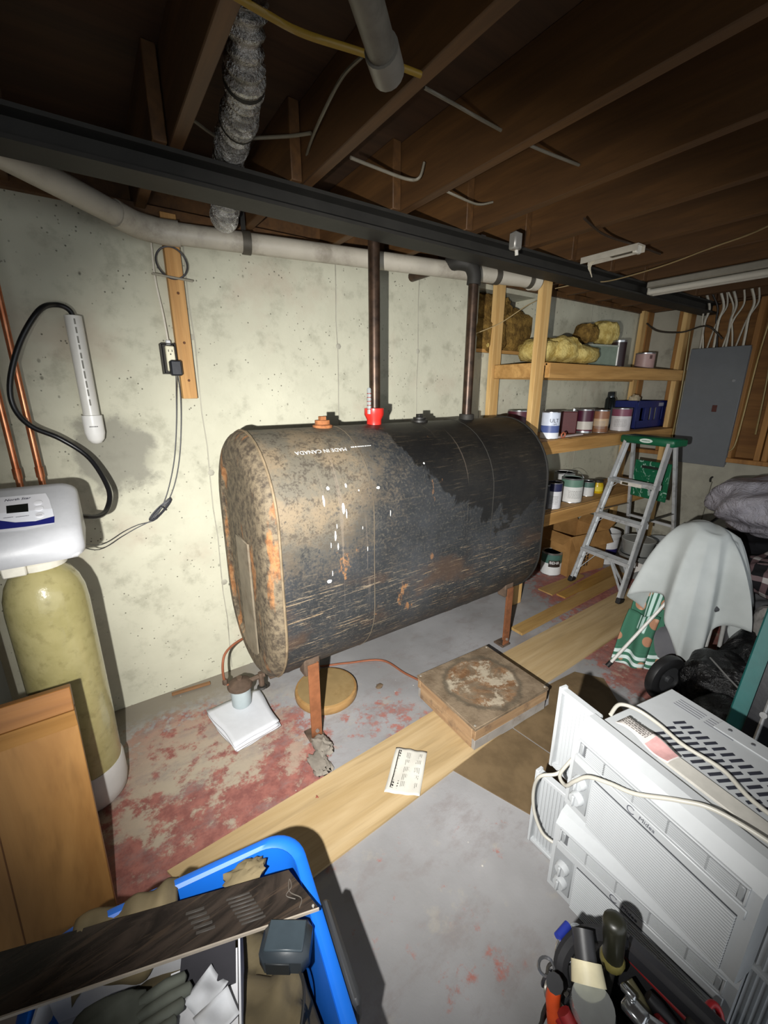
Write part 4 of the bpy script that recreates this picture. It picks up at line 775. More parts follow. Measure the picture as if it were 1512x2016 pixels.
MB().prism([(0, 0), (0.12, 0.08), (0.0, 0.10)], 0, 0.002, frame_m((3.70-0.115, 1.56-0.05, 0.06), (0.35, -0.9, 0.0), (0, 0, 1))).build('triangle_label', plain('#c9c6c2', 0.5), b1, 0)
bucket('tub', 'shallow grey pan pile right of the ladder', Vector((4.15, 1.52, 0)), 0.17, 0.16, '#7a7672', None, '#a9aaa8'); bucket('tub', 'clear grey dish on top of the shallow pan pile', Vector((4.15, 1.52, 0.17)), 0.15, 0.06, '#8d8f8e')
rk = MB().tube([(4.05, 1.36, 0.30), (4.42, 1.26, 0.47), (4.45, 1.25, 0.49)], 0.012, 8).build('black_rod', plain('#1c1a18', 0.4, 0.3), None, loc=(4.05, 1.36, 0.3)); tag(rk, 'black rod lying across the tubs right of the ladder', 'rod')
# ------------------------------------------------------------------ step ladder
M_ALU = plain('#c3c6c8', 0.38, 0.35, 0.08, 25, 0.05, 0.5, '#7c7b74'); M_GRN = plain('#0f5a3c', 0.4, 0, 0.1, 20, 0.05); M_BLK = plain('#141414', 0.6, 0, 0.1)
la = thing('step_ladder', 'aluminium step ladder with green top standing in front of the shelves', 'ladder', (3.1, 1.56, 0.012))
F1, F2 = Vector((3.125, 1.785, 0.012)), Vector((3.065, 1.345, 0.012)); T1, T2 = Vector((3.49, 1.695, 1.165)), Vector((3.435, 1.345, 1.165))
rails = []
for F_, T_, s in ((F1, T1, 1), (F2, T2, -1)):
    M_ = basis(F_, T_, (0, 1, 0)); L = (T_-F_).length; b = MB()          # channel section
    b.box((L/2, 0, 0), (L, 0.062, 0.004), 0, M_).box((L/2, 0.029, -s*0.010), (L, 0.004, 0.022), 0, M_).box((L/2, -0.029, -s*0.010), (L, 0.004, 0.022), 0, M_)
    rl = b.build('side_rail', M_ALU, la, 0); rails.append(rl)
    MB().box((0.012, 0, -s*0.004), (0.045, 0.072, 0.034), 0.005, M_).build('rubber_foot', M_BLK, rl)
wid = (F1-F2).normalized()
for i, t_ in enumerate((0.25, 0.50, 0.745)):
    a, c = F1.lerp(T1, t_), F2.lerp(T2, t_); M_ = basis(c, a, (0, 0, 1)); L = (a-c).length; b = MB()
    b.box((L/2, 0, 0), (L, 0.080, 0.004), 0, M_).box((L/2, -0.04, -0.018), (L, 0.004, 0.04), 0, M_).box((L/2, 0.04, -0.012), (L, 0.004, 0.028), 0, M_)
    for k in range(5): b.box((L/2, -0.028+0.014*k, 0.003), (L, 0.004, 0.003), 0, M_)
    stp = b.build('step', M_ALU, la, 0)
    fsd = 1 if (M_.to_3x3() @ Vector((0, 1, 0))).x < 0 else -1
    for e in (0.0, 1.0):
        p = a.lerp(c, e); q = p+(c-a).normalized()*(0.07 if e == 0 else -0.07)+Vector((0.0, 0, -0.004)); rr = (F1 if e == 0 else F2).lerp(T1 if e == 0 else T2, t_-0.09)
        MB().bar(q+Vector((0, 0, -0.02)), rr, 0.016, 0.003).build('step_brace', M_ALU, stp, 0)
    if i == 2:
        mid = a.lerp(c, 0.52); lb = MB().box((0, fsd*0.0425, -0.018), (0.17, 0.001, 0.026), 0, T(*mid) @ M_.to_3x3().to_4x4()).build('label', plain('#cfcac0', 0.5), stp, 0)
        MB().box((0.045, fsd*0.0435, -0.018), (0.05, 0.001, 0.018), 0, T(*mid) @ M_.to_3x3().to_4x4()).build('label_print', plain('#3a3018', 0.5), stp, 0)
s0 = F1.lerp(T1, 0.25).lerp(F2.lerp(T2, 0.25), 0.55)+Vector((0, 0, -0.02))
for rr in (0.05, 0.10): MB().bar(s0+Vector((0.02*rr*10, 0, 0)), F2.lerp(T2, rr)+wid*0.012, 0.018, 0.004).build('foot_brace', M_ALU, la, 0)
MB().bar(F1.lerp(T1, 0.25).lerp(F2.lerp(T2, 0.25), 0.3)+Vector((0, 0, -0.02)), F1.lerp(T1, 0.08)-wid*0.012, 0.018, 0.004).build('foot_brace', M_ALU, la, 0)
cap = MB().bar(T2+Vector((0.055, 0, 0.012))-wid*0.04, T1+Vector((0.055, 0, 0.012))+wid*0.025, 0.17, 0.058, 0.010).build('top_cap', M_GRN, la, 45)
cm = (T1+T2)/2+Vector((-0.032, 0, 0.014))
fm = frame_m(cm, -wid, (0.0, 0, 1)); nf = fm.to_3x3() @ Vector((0, 0, 1)); off = nf*0.0015 if nf.x < 0 else -nf*0.0015
MB().lathe([(0.0, 0.001), (0.05, 0.001), (0.05, -0.001)], 24, T(*off) @ fm @ Matrix.Diagonal((1, 0.32, 1, 1))).build('logo_oval', plain('#c9d8d0', 0.4), cap, 0)
greek_mb(0.06, 0.010, 1, T(*(off*2.4)) @ fm, seed=2).build('logo_print', M_GRN, cap, 0, kind='stuff')
G1, G2 = Vector((3.93, 1.745, 0.012)), Vector((3.87, 1.32, 0.012)); U1, U2 = T1+Vector((0.10, -0.012, -0.01)), T2+Vector((0.10, 0.012, -0.01))
for g, u in ((G1, U1), (G2, U2)):
    rl = MB().bar(g, u, 0.034, 0.022, 0.002, (0, 1, 0)).build('rear_leg', M_ALU, la, 0); MB().bar(g+Vector((0, 0, -0.012)), g.lerp(u, 0.03), 0.042, 0.03, 0.004, (0, 1, 0)).build('rubber_foot', M_BLK, rl)
for t_ in (0.12, 0.42): MB().bar(G1.lerp(U1, t_), G2.lerp(U2, t_), 0.02, 0.02).build('rear_brace', M_ALU, la, 0)
for (F_, T_, g, u) in ((F1, T1, G1, U1), (F2, T2, G2, U2)): MB().bar(F_.lerp(T_, 0.52), g.lerp(u, 0.52), 0.018, 0.004).build('spreader', plain('#6a6862', 0.5, 0.5), la, 0)
ps = MB().bar(G2.lerp(U2, 0.735)+Vector((-0.03, 0.03, 0)), G1.lerp(U1, 0.735)+Vector((-0.03, -0.03, 0)), 0.012, 0.30, 0.004).build('pail_shelf', NT('green_smeared') and (lambda t: t.fin(t.mix(t.ramp(t.noise(11, 5, 0.6, dist=2.5), 0.56, 0.62), '#0f5a3c', '#93b3a4'), 0.4))(NT('smeared_green')), la)

psm = (G2.lerp(U2, 0.735)+G1.lerp(U1, 0.735))/2+Vector((-0.030, 0, 0)); pfm_ = frame_m(psm+Vector((-0.0075, 0.0012, 0)), -wid, (0, 0, 1))
MB().tube([pfm_ @ Vector((0.055*math.cos(t), -0.03+0.055*math.sin(t), 0.0)) for t in [2*PI*k/28 for k in range(28)]], 0.003, 6, closed=True).build('cup_ring', M_GRN, ps)
MB().box((0, 0.10, 0.0), (0.16, 0.022, 0.003), 0.001, pfm_).build('hand_slot_shade', plain('#0a1a12', 0.7), ps, 0)  # near-black strip paints the shade of a cut-out handle

# ------------------------------------------------------------------ planks, crate, mat on the floor
M_PLK = wood('new_plank', '#a58c62', '#b9a27c', 0, 5, 0.6, False, None); M_PLK2 = wood('pine_board', '#957444', '#aa8a54', 0, 6, 0.6)
M_PLK3 = wood('oak_board', '#8f6a34', '#a8823f', 0, 7, 0.55)
def plank(lab, pts, z0, z1, m, name='floor_plank'):
    c = sum((Vector((p[0], p[1], 0)) for p in pts), Vector())/len(pts)
    o = MB().prism([(p[0], p[1]) for p in pts], z0, z1).build(name, m, None, 0, loc=(c.x, c.y, z0)); return tag(o, lab, 'plank', 'planks on the floor')
plank('long pale plywood plank with the leaflet on it', [(-0.03, 1.24), (0.10, 0.937), (1.66, 1.025), (1.66, 1.315)], 0.0, 0.010, M_PLK)
plank('wide plywood plank running from the wooden box towards the ladder', [(1.66, 1.415), (1.66, 1.10), (3.02, 1.14), (3.36, 1.26), (3.36, 1.45)], 0.0, 0.010, M_PLK)
plank('narrow pine board with a cut end beside the far tank leg', [(2.095, 1.565), (2.095, 1.475), (3.60, 1.525), (3.60, 1.615)], 0.010, 0.028, M_PLK2)
plank('darker oak board in front of the ladder feet', [(2.80, 1.70), (2.80, 1.625), (3.75, 1.63), (3.75, 1.76)], 0.0, 0.012, M_PLK3)
plank('short thin board next to the paint can on the floor', [(2.76, 1.84), (2.76, 1.71), (3.30, 1.77), (3.30, 1.83)], 0.0, 0.010, M_PLK2)
def m_crate():
    t = NT('weathered_crate'); x, y, z = t.xyz(); n = t.noise(9, 7, 0.7); n2 = t.noise(28, 6, 0.7); n3 = t.noise(5, 6, 0.65, dist=1.2)
    d = t.math('SQRT', t.math('ADD', t.mul(x, x), t.mul(y, y))); d = t.math('ADD', d, t.mul(t.math('SUBTRACT', n, 0.5), 0.10))
    col = t.mix(t.ramp(n, 0.35, 0.65), '#655645', '#83735f')
    ins = t.ramp(d, 0.185, 0.165 - 0.0, False); ins = t.ramp(d, 0.16, 0.20, True)
    col = t.mix(t.mul(ins, t.ramp(n3, 0.40, 0.55)), col, t.mix(t.ramp(n2, 0.4, 0.6), '#6f5138', '#8a6c50'))
    col = t.mix(t.mul(ins, t.ramp(t.noise(7, 7, 0.7, t.map((1, 1, 1), loc=(5, 2, 1))), 0.51, 0.58)), col, '#a89c88')
    ring = t.mul(t.ramp(d, 0.165, 0.185), t.ramp(d, 0.19, 0.215, True)); col = t.mix(t.mul(ring, 0.6), col, '#4b463c')
    return t.fin(col, 0.85, 0, t.math('ADD', n2, n3), 0.6, 0.006, 0.2)
CXc, CYc = 1.418, 1.205
cr = thing('wooden_box', 'low weathered square wooden box with peeling top on the plank', 'wooden box', (CXc, CYc, 0.01))
tpb = MB().box((0, 0, 0.118), (0.495, 0.425, 0.016), 0.002).build('top_board', m_crate(), cr, world=False)
M_SIDE = wood('aged_side', '#86684a', '#a58866', 0, 7, 0.8, False, '#57463a'); M_SIDEY = wood('aged_side_y', '#86684a', '#a58866', 1, 7, 0.8, False, '#57463a')
for s in (-1, 1):
    MB().box((0, s*0.200, 0.082), (0.485, 0.020, 0.054), 0.002).build('side_board', M_SIDE, cr, world=False); MB().box((0, s*0.197, 0.027), (0.480, 0.020, 0.052), 0.002).build('side_board', plain('#8f8a84', 0.8, 0, 0.2, 9, 0.3, 0.3, '#6a5a48'), cr, world=False)
    MB().box((s*0.232, 0, 0.055), (0.020, 0.376, 0.108), 0.002).build('end_board', M_SIDEY, cr, world=False)
for sx in (-1, 1):
    for sy in (-1, 1): MB().lathe([(0.006, 0), (0.005, 0.002), (0, 0.003)], 8, T(sx*0.235, sy*0.197, 0.126)).build('screw', plain('#b9b1a4', 0.4, 0.5), tpb, world=False)
cr.rotation_euler.z = math.radians(-2)
def m_mat():
    t = NT('brown_hardboard'); n = t.noise(6, 6, 0.65); return t.fin(t.mix(t.ramp(n, 0.35, 0.65), '#5d4c34', '#705d42'), 0.7, 0, t.noise(40, 4), 0.2, 0.003)
o = MB().prism([(1.02, 1.02), (1.155, 0.635), (1.46, 0.60), (1.42, 1.0)], 0.0, 0.005).build('hardboard_sheet', m_mat(), None, 0, loc=(1.25, 0.85, 0)); tag(o, 'brown hardboard sheet on the floor in front of the wooden box', 'hardboard')
o = MB().prism([(1.43, 1.0), (1.47, 0.60), (1.92, 0.70), (2.13, 0.95), (2.05, 1.075), (1.84, 1.09), (1.70, 1.0)], 0.0, 0.005).build('hardboard_sheet', m_mat(), None, 0, loc=(1.7, 0.9, 0)); tag(o, 'darker hardboard sheet between the wooden box and the air conditioners', 'hardboard')
dc = thing('round_lid', 'round tan wooden disc lying under the tank behind the leg', 'wooden disc', (0.80, 1.715, 0))
MB().lathe([(0, 0), (0.155, 0), (0.162, 0.008), (0.164, 0.030), (0.160, 0.044), (0.154, 0.047), (0, 0.047)], 40).build('rim', wood('disc_rim', '#8f6d40', '#a58252', 0, 5, 0.6, False), dc, 40, world=False)
MB().lathe([(0.148, 0.046), (0.148, 0.0485), (0.0, 0.0485)], 40).build('face', plain('#8c7650', 0.7, 0, 0.12, 18, 0.3, 0.3, '#7d6540'), dc, 40, world=False)
# leaflet
LQ = [pz(780, 1473, .012), pz(841, 1481, .012), pz(826, 1570, .012), pz(756, 1562, .012)]
lc = sum(LQ, Vector())/4; lt = thing('leaflet', 'crumpled white printed leaflet lying on the plywood plank', 'leaflet', (lc.x, lc.y, 0.010))
def lf_(u, v, lift=0.0): p = LQ[0].lerp(LQ[1], u).lerp(LQ[3].lerp(LQ[2], u), v); return Vector((p.x, p.y, 0.0165+0.003*math.sin(8*v+3*u)*math.sin(4*u+1)+0.0015*math.sin(17*u)+lift))
MB().grid(lambda u, v: lf_(u, v), 14, 18).build('paper', plain('#c9c6bc', 0.8, 0, 0.05), lt, 60, solid=0.0008)
MP = plain('#2b2926', 0.7)
MB().grid(lambda u, v: lf_(0.12+0.09*u, 0.06+0.84*v, 0.0008), 4, 14).build('title_bar', MP, lt, 60)
MB().grid(lambda u, v: lf_(0.24+0.10*u, 0.54+0.36*v, 0.0008), 4, 8).build('logo_block', MP, lt, 60)
greek_mb(0.56, 0.05, 1, fn=lambda v: lf_(0.165-v.y, 0.48-v.x, 0.0016), seed=9).build('title_print', plain('#b5b2a6', 0.8), lt, 0, kind='stuff')
b = MB(); rnd = random.Random(5)
for k in range(11):
    for j in range(5):
        u0 = 0.40+0.045*k; v0 = 0.10+0.16*j; ln = rnd.uniform(0.06, 0.14); b.grid(lambda u, v: lf_(u0+0.014*u, v0+ln*v, 0.0008), 2, 4)
b.build('fine_print', plain('#6a675f', 0.8), lt, 0, kind='stuff')
# grey rag / glove by the leg
rg = thing('rag', 'dusty grey crumpled rag beside the near tank leg', 'rag', (0.62, 1.37, 0))
lump((0.625, 1.405, 0.018), (0.075, 0.11, 0.05), 51, 0.25).build('knot', plain('#7d766c', 0.9, 0, 0.2, 30, 0.5), rg, 60); lump((0.575, 1.335, 0.010), (0.08, 0.12, 0.025), 52, 0.3).build('tail', plain('#7d766c', 0.9, 0, 0.2, 30, 0.5), rg, 60)
for i, (x, y, a, s, m) in enumerate(((1.06, 1.60, 0.4, 0.022, '#6a5844'), (0.50, 1.20, 1.0, 0.012, '#8a4a3a'))):
    o = lump((0, 0, 0.004), (s*2, s*1.4, 0.010), 60+i, 0.35, 12, 8).build('debris', plain(m, 0.9), None, 60, loc=(0, 0, 0)); o.location = (x, y, 0.002); o.rotation_euler.z = a
    tag(o, ('dry curled leaf on the grey floor under the tank', 'rusty curled scrap on the red floor')[i], 'debris')
o = MB().bar((0.12, 2.155, 0.012), (0.31, 2.14, 0.010), 0.022, 0.012, 0.003).build('wood_splinter', plain('#7d5a3a', 0.8), None, loc=(0.2, 2.15, 0)); tag(o, 'brown wood splinter lying at the foot of the wall', 'splinter')

# ------------------------------------------------------------------ electrical panel
ep = thing('electrical_panel', 'grey electrical breaker panel mounted on the studs at right', 'electrical panel', (4.42, 1.50, 0.92))
M_EP = plain('#6a6e72', 0.45, 0.1, 0.06, 20, 0.05); MB().box((4.432, 1.503, 1.40), (0.05, 0.40, 0.95), 0.003).build('enclosure', M_EP, ep)
dr = MB().box((4.402, 1.503, 1.40), (0.012, 0.415, 0.975), 0.003).build('cover', M_EP, ep)
MB().box((4.395, 1.452, 1.395), (0.006, 0.035, 0.055), 0.002).build('latch', plain('#4a2018', 0.5), dr); MB().lathe([(0.012, 0), (0.010, 0.006), (0, 0.006)], 12, frame_m((4.396, 1.36, 1.62), (0, -1, 0), (0, 0, 1))).build('knockout', plain('#8a8c8e', 0.4), dr)
for k, y in enumerate((1.66, 1.635, 1.61, 1.56, 1.535, 1.50, 1.475, 1.43, 1.41, 1.36)):
    a = 0.05*math.sin(k*2.1); o = MB().tube(catmull([(4.43, y, 1.87), (4.425, y+a*0.4, 1.98), (4.42, y+a, 2.10), (4.41, y+a*1.6-0.02, 2.20), (4.36, y+a*2, 2.30)], 5), 0.007 if k % 3 else 0.010, 7).build('panel_cable', plain(('#a8a294', '#b9b3a3', '#2a2623')[2 if k == 4 else k % 2], 0.5), None, 60, loc=(4.43, y, 1.87)); tag(o, ('black cable rising from the electrical panel between white ones' if k == 4 else ('leftmost', 'second', 'third', 'fourth', '', 'fifth', 'sixth', 'seventh', 'eighth', 'rightmost')[k]+' white cable rising from the top of the electrical panel'), 'cable', 'panel cables')
wire('panel_cable', 'long dark cable looping from the panel top towards the corner', [(4.40, 1.50, 1.95), (4.37, 1.62, 2.06), (4.37, 1.80, 2.03), (4.38, 2.0, 2.06), (4.40, 2.12, 2.14)], 0.007, '#3a342c')
wire('panel_cable', 'long yellowish cable hanging down the left edge of the panel', [(4.40, 1.75, 2.05), (4.40, 1.735, 1.7), (4.40, 1.73, 1.35), (4.40, 1.735, 1.05)], 0.007, '#8d7a4c')
wire('panel_cable', 'yellowish cable hanging right of the panel and hooking into it', [(4.42, 1.22, 2.15), (4.41, 1.24, 1.8), (4.41, 1.25, 1.3), (4.41, 1.26, 1.10), (4.41, 1.29, 1.05)], 0.006, '#a08a58')
wire('panel_cable', 'second yellowish cable on the stud right of the panel', [(4.44, 1.15, 2.2), (4.44, 1.18, 1.9), (4.44, 1.16, 1.6), (4.44, 1.15, 1.2)], 0.006, '#8d7a4c')
o = MB().tube(catmull([(4.498, 1.39, 0.80), (4.46, 1.385, 0.80), (4.445, 1.385, 0.785), (4.455, 1.385, 0.765)], 4), 0.008, 7).build('wall_hook', M_STEEL, None, loc=(4.49, 1.39, 0.78)); tag(o, 'small dark hook on the concrete under the electrical panel', 'hook')
MB().tube([(4.50, 1.42, 0.02), (4.50, 1.40, 0.4), (4.50, 1.385, 0.76)], 0.004, 4).build('form_seam', plain('#5a574c', 0.9), wr)
# ------------------------------------------------------------------ air conditioners
M_ACW = plain('#aeb1b3', 0.42, 0, 0.03, 40, 0.04); M_ACG = plain('#909395', 0.45, 0, 0.03, 40, 0.04); M_ACD = plain('#2a2c36', 0.6, 0, 0.1); M_CORD = plain('#aeaba1', 0.4, 0, 0.04)
AW, AH, AD = 0.455, 0.315, 0.36
def slatted(par, mesh_src, n, loc0, step, name):
    for k in range(n):
        l = tuple(loc0[i]+step[i]*k for i in range(3))
        if k == 0: mesh_src.location = l
        else: inst(mesh_src, name, par, l)
def make_ac(lab, loc, rz, detail_top):
    a = thing('air_conditioner', lab, 'air conditioner', loc, rz, 'stacked window air conditioners')
    b = MB(); b.box((AW/2, 0.05+AD/2, AH/2-0.004), (AW-0.03, AD, AH-0.016), 0.006); cab = b.build('cabinet', M_ACW, a, world=False)
    # moulded bezel: solid front, its openings are dark plates
    b = MB(); prof = [(0.000, 0.035), (0.004, 0.012), (0.018, 0.0), (AH-0.045, 0.0), (AH-0.012, 0.022), (AH, 0.050), (AH, 0.075), (0.0, 0.075)]
    b.prism([(p[1], p[0]) for p in prof], 0, 1, Matrix(((0, 0, AW, 0), (1, 0, 0, 0), (0, 1, 0, 0), (0, 0, 0, 1))))
    bz = b.build('bezel', M_ACW, a, 0, world=False)
    # outlet louver: a dark plate paints the shade behind the slats
    lv = MB().box((AW/2, -0.0008, 0.247), (AW-0.05, 0.003, 0.042)).build('outlet_shade', plain('#5f6164', 0.6), bz, 0, world=False)
    sl = MB().box((0, 0, 0), (AW-0.085, 0.006, 0.0025)).build('louver_slat', M_ACW, bz, 0, world=False); slatted(bz, sl, 6, (AW/2+0.005, -0.004, 0.2315), (0, 0, 0.0062), 'louver_slat')
    vn = MB().box((0, 0, 0), (0.004, 0.007, 0.040)).build('louver_vane', M_ACG, bz, 0, world=False); slatted(bz, vn, 4, (0.105, -0.0035, 0.247), (0.085, 0, 0), 'louver_vane')
    for s in (0.032, AW-0.032): MB().box((s, -0.003, 0.247), (0.012, 0.006, 0.036), 0.002).build('louver_pivot', M_ACG, bz, world=False)
    rimm = MB()
    for c, d in (((AW/2, -0.003, 0.271), (AW-0.04, 0.006, 0.005)), ((AW/2, -0.003, 0.223), (AW-0.04, 0.006, 0.005)), ((0.0225, -0.003, 0.247), (0.005, 0.006, 0.05)), ((AW-0.0225, -0.003, 0.247), (0.005, 0.006, 0.05))): rimm.box(c, d, 0.001)
    rimm.build('outlet_frame', M_ACW, bz, world=False)
    # intake grille: shade of the gaps painted as a near-black sheet
    MB().box((0.255, -0.0006, 0.100), (0.345, 0.002, 0.168)).build('intake_shade', plain('#3f4145', 0.7), bz, 0, world=False)
    gs = MB().box((0, 0, 0), (0.345, 0.009, 0.0044), 0.0008).build('grille_slat', M_ACW, bz, 0, world=False); slatted(bz, gs, 20, (0.255, -0.003, 0.021), (0, 0, 0.0083), 'grille_slat')
    MB().box((AW/2, -0.003, 0.203), (AW-0.03, 0.006, 0.026), 0.002).build('logo_band', M_ACW, bz, world=False)
    fl = frame_m((AW/2+0.005, -0.0066, 0.203), (1, 0, 0), (0, 0, 1))
    text_mb('Midea', 0.017, 0.0003, fl, shear=0.1).build('lettering', plain('#4a4c54', 0.5), bz, 0, world=False)
    MB().tube([(AW/2-0.036+0.010*math.cos(t), -0.0068, 0.204+0.010*math.sin(t)) for t in [0.7+5.0*k/14 for k in range(15)]], 0.0011, 5).build('logo_arc', plain('#4a4c54', 0.5), bz, world=False)
    # controls
    cp = MB().box((0.043, -0.002, 0.115), (0.062, 0.004, 0.150), 0.003).build('control_plate', M_ACG, bz, world=False)
    for zz in (0.140, 0.082):
        kn = MB().lathe([(0.021, 0), (0.020, 0.012), (0.017, 0.018), (0, 0.018)], 20, frame_m((0.045, -0.004, zz), (1, 0, 0), (0, 0, 1))).build('knob', M_ACW, cp, world=False); MB().box((0.045, -0.026, zz), (0.008, 0.010, 0.036), 0.002, T(0, 0, 0)).build('knob_grip', M_ACW, cp, world=False)
        for q in range(5):
            an = 0.5+q*0.55; MB().box((0.045+0.027*math.cos(an), -0.0044, zz+0.027*math.sin(an)), (0.004, 0.001, 0.0015)).build('dial_mark', plain('#8a8c92', 0.5), cp, 0, world=False)
    # side curtains with ribs
    for s, x0, x1 in ((-1, -0.125, 0.012), (1, AW-0.012, AW+0.16)):
        MB().box(((x0+x1)/2, 0.090, AH/2), (x1-x0, 0.004, AH-0.03)).build('side_curtain', M_ACG, a, 0, world=False)
        rb = MB().prism([(-0.0055, 0.0), (0.0, -0.008), (0.0055, 0.0)], 0.016, AH-0.018).build('curtain_rib', M_ACW, a, 0, world=False); nr_ = int((x1-x0-0.02)/0.0125)
        slatted(a, rb, nr_, (x0+0.014, 0.088, 0), (0.0125, 0, 0), 'curtain_rib')
        fr = MB(); fr.box(((x0+x1)/2, 0.085, AH-0.012), (x1-x0, 0.024, 0.014), 0.002).box(((x0+x1)/2, 0.085, 0.008), (x1-x0, 0.024, 0.012), 0.002)
        xe = x0 if s < 0 else x1
        fr.box((xe, 0.085, AH/2), (0.012, 0.030, AH), 0.002).build('curtain_frame', M_ACW, a, world=False)
    if detail_top:
        tz = AH-0.0115
        sl = MB().box((0, 0, 0), (0.0085, 0.036, 0.0015)).build('vent_slot_shade', M_ACD, cab, 0, world=False); first = True  # dark boxes on the lid paint the shade inside open slots
        for r_ in range(3):
            for k in range(13):
                l = (0.12+0.0205*k, 0.185+0.047*r_, tz)
                if first: sl.location = l; sl.rotation_euler = (0, 0, -0.35); first = False
                else: inst(sl, 'vent_slot_shade', cab, l, (0, 0, -0.35))
        ln = MB().box((0, 0, 0), (0.075, 0.004, 0.0015)).build('vent_line', plain('#7d7f84', 0.6), cab, 0, world=False); first = True
        for r_ in range(4):
            for k in range(2):
                l = (0.10+0.085*k, 0.345+0.011*r_, tz)
                if first: ln.location = l; first = False
                else: inst(ln, 'vent_line', cab, l)
        MB().box((0.29, 0.375, tz+0.001), (0.24, 0.05, 0.004), 0.001).build('rear_flange', M_ACW, cab, world=False)
        for xx in (0.20, 0.255): MB().lathe([(0.006, 0), (0.005, 0.003), (0, 0.003)], 8, T(xx, 0.375, tz+0.002)).build('screw', plain('#6a6c70', 0.4, 0.5), cab, world=False)
        MB().box((0.30, 0.125, tz+0.003), (0.26, 0.05, 0.008), 0.002).build('foam_strip', plain('#b9b6ae', 0.9), cab, world=False)
    return a
ac0 = make_ac('white window air conditioner at the bottom of the stack on the floor', (0.985, 0.505, 0.0), math.radians(-90), False)
AR = math.radians(-90-9.5)
ac1 = make_ac('white window air conditioner stacked on top with its cord over the front', (1.015, 0.505, AH+0.004), AR, True)
AM = T(1.015, 0.505, AH+0.004) @ R(AR); am = lambda x, y, z: Vector((x, y, z))
MB().tube(catmull([am(-0.03, 0.05, 0.13), am(-0.02, -0.01, 0.105), am(0.02, -0.032, 0.115), am(0.05, -0.04, 0.165), am(0.085, -0.035, 0.215), am(0.14, -0.028, 0.247), am(0.20, -0.018, 0.272), am(0.27, 0.02, 0.31), am(0.33, 0.055, 0.328), am(0.44, 0.08, 0.33), am(0.53, 0.09, 0.31)], 7), 0.0055, 8).build('power_cord', M_CORD, ac1, 60, world=False, label='white power cord draped over the front of the upper air conditioner')
MB().tube(catmull([am(-0.03, 0.05, 0.13), am(-0.035, 0.0, 0.09), am(-0.075, -0.03, 0.05), am(-0.10, -0.02, -0.04), am(-0.095, -0.01, -0.13), am(-0.06, 0.0, -0.19), am(-0.02, 0.02, -0.20)], 7), 0.0055, 8).build('power_cord', M_CORD, ac1, 60, world=False, label='white cord looping down the left side of the stacked air conditioners')
MB().tube(catmull([am(0.03, 0.10, 0.325), am(0.02, 0.15, 0.335), am(0.05, 0.19, 0.325), am(0.11, 0.20, 0.318), am(0.18, 0.19, 0.316), am(0.27, 0.20, 0.316), am(0.35, 0.17, 0.316), am(0.48, 0.16, 0.32)], 7), 0.0055, 8).build('power_cord', M_CORD, ac1, 60, world=False, label='white cord lying across the vents on top of the upper air conditioner')
o = thing('warning_tag', 'crumpled white and pink paper tag on top of the upper air conditioner', 'paper tag', AM @ Vector((0.13, 0.115, AH)), AR)
def wt(u, v): return Vector((-0.075+0.15*u, -0.028+0.056*v+0.006*math.sin(5*u), 0.006+0.006*math.sin(7*u)*math.sin(3*v+1)+0.004))
MB().grid(wt, 14, 8).build('paper', plain('#cfc9c4', 0.7, 0, 0.06, 60), o, 60, world=False, solid=0.0006)
MB().grid(lambda u, v: wt(0.55+0.43*u, 0.08+0.84*v)+Vector((0, 0, 0.001)), 8, 6).build('pink_print', plain('#c79a98', 0.7, 0, 0.12, 90), o, 60, world=False)
greek_mb(0.07, 0.036, 5, T(-0.032, 0.0, 0.0190), seed=5, dens=0.35).build('fine_print', plain('#8a8582', 0.7), o, 0, world=False, kind='stuff')

# ------------------------------------------------------------------ draped chair, towel, cane
def m_cloth(c1, c2, sc=5):
    t = NT('cloth'); n = t.noise(sc, 4, 0.5); return t.fin(t.mix(t.ramp(n, 0.35, 0.65), c1, c2), 0.9, 0, t.noise(300, 2), 0.15, 0.001, 0.2)
DC = Vector((2.69, 0.78, 0))
ch = thing('folding_chair', 'dark folding chair hidden under the grey cloth', 'chair', (DC.x, DC.y, 0))
for sx, sy in ((-0.11, -0.12), (-0.11, 0.12), (0.13, -0.12), (0.13, 0.12)): MB().tube([(DC.x+sx*1.15, DC.y+sy, 0), (DC.x+sx*0.8, DC.y+sy, 0.42)], 0.011, 10).build('leg', plain('#b9b9b6', 0.4, 0.2), ch)
MB().box((DC.x, DC.y, 0.43), (0.26, 0.28, 0.05), 0.02).build('seat', plain('#3c3d40', 0.7), ch); MB().box((DC.x+0.10, DC.y, 0.60), (0.04, 0.24, 0.30), 0.015).build('backrest', plain('#3c3d40', 0.7), ch)
NTH = 200
hem = lambda th: 0.40-0.27*abs(math.cos(2*(th-3.5)))**2.5+0.05*math.sin(th-0.4)+0.02*math.sin(5*th)
def drape(u, v):
    th = 2*PI*u; r_top = 0.13+0.035*math.cos(2*th+0.3); zt = 0.845+0.0*th
    fold = 0.10*(0.5-abs(math.sin(3.5*th+0.9)))+0.07*(0.5-abs(math.sin(5.5*th+2.0)))+0.02*math.sin(3*th)
    if v < 0.3:
        t = v/0.3; r = r_top*t; z = zt-0.045*t*t+0.012*math.sin(5*th)*t
    else:
        t = (v-0.3)/0.7; r = r_top+(0.135+0.02*math.cos(2*th))*(1-(1-t)**1.7)+fold*t**0.8; z = (zt-0.045)-(zt-0.045-hem(th))*(t**1.15)
    z += 0.05*math.cos(th-2.6)*math.sin(PI*min(1, v*1.2))
    return Vector((DC.x+0.02+r*math.cos(th)*1.0, DC.y+r*math.sin(th)*1.08, max(0.05, z)))
o = MB().grid(drape, NTH, 34, True).build('draped_cloth', m_cloth('#a6abaa', '#b2b7b6'), None, 80, loc=(DC.x, DC.y, 0.3), solid=0.003); tag(o, 'pale grey cloth draped in folds over a chair at right', 'cloth')
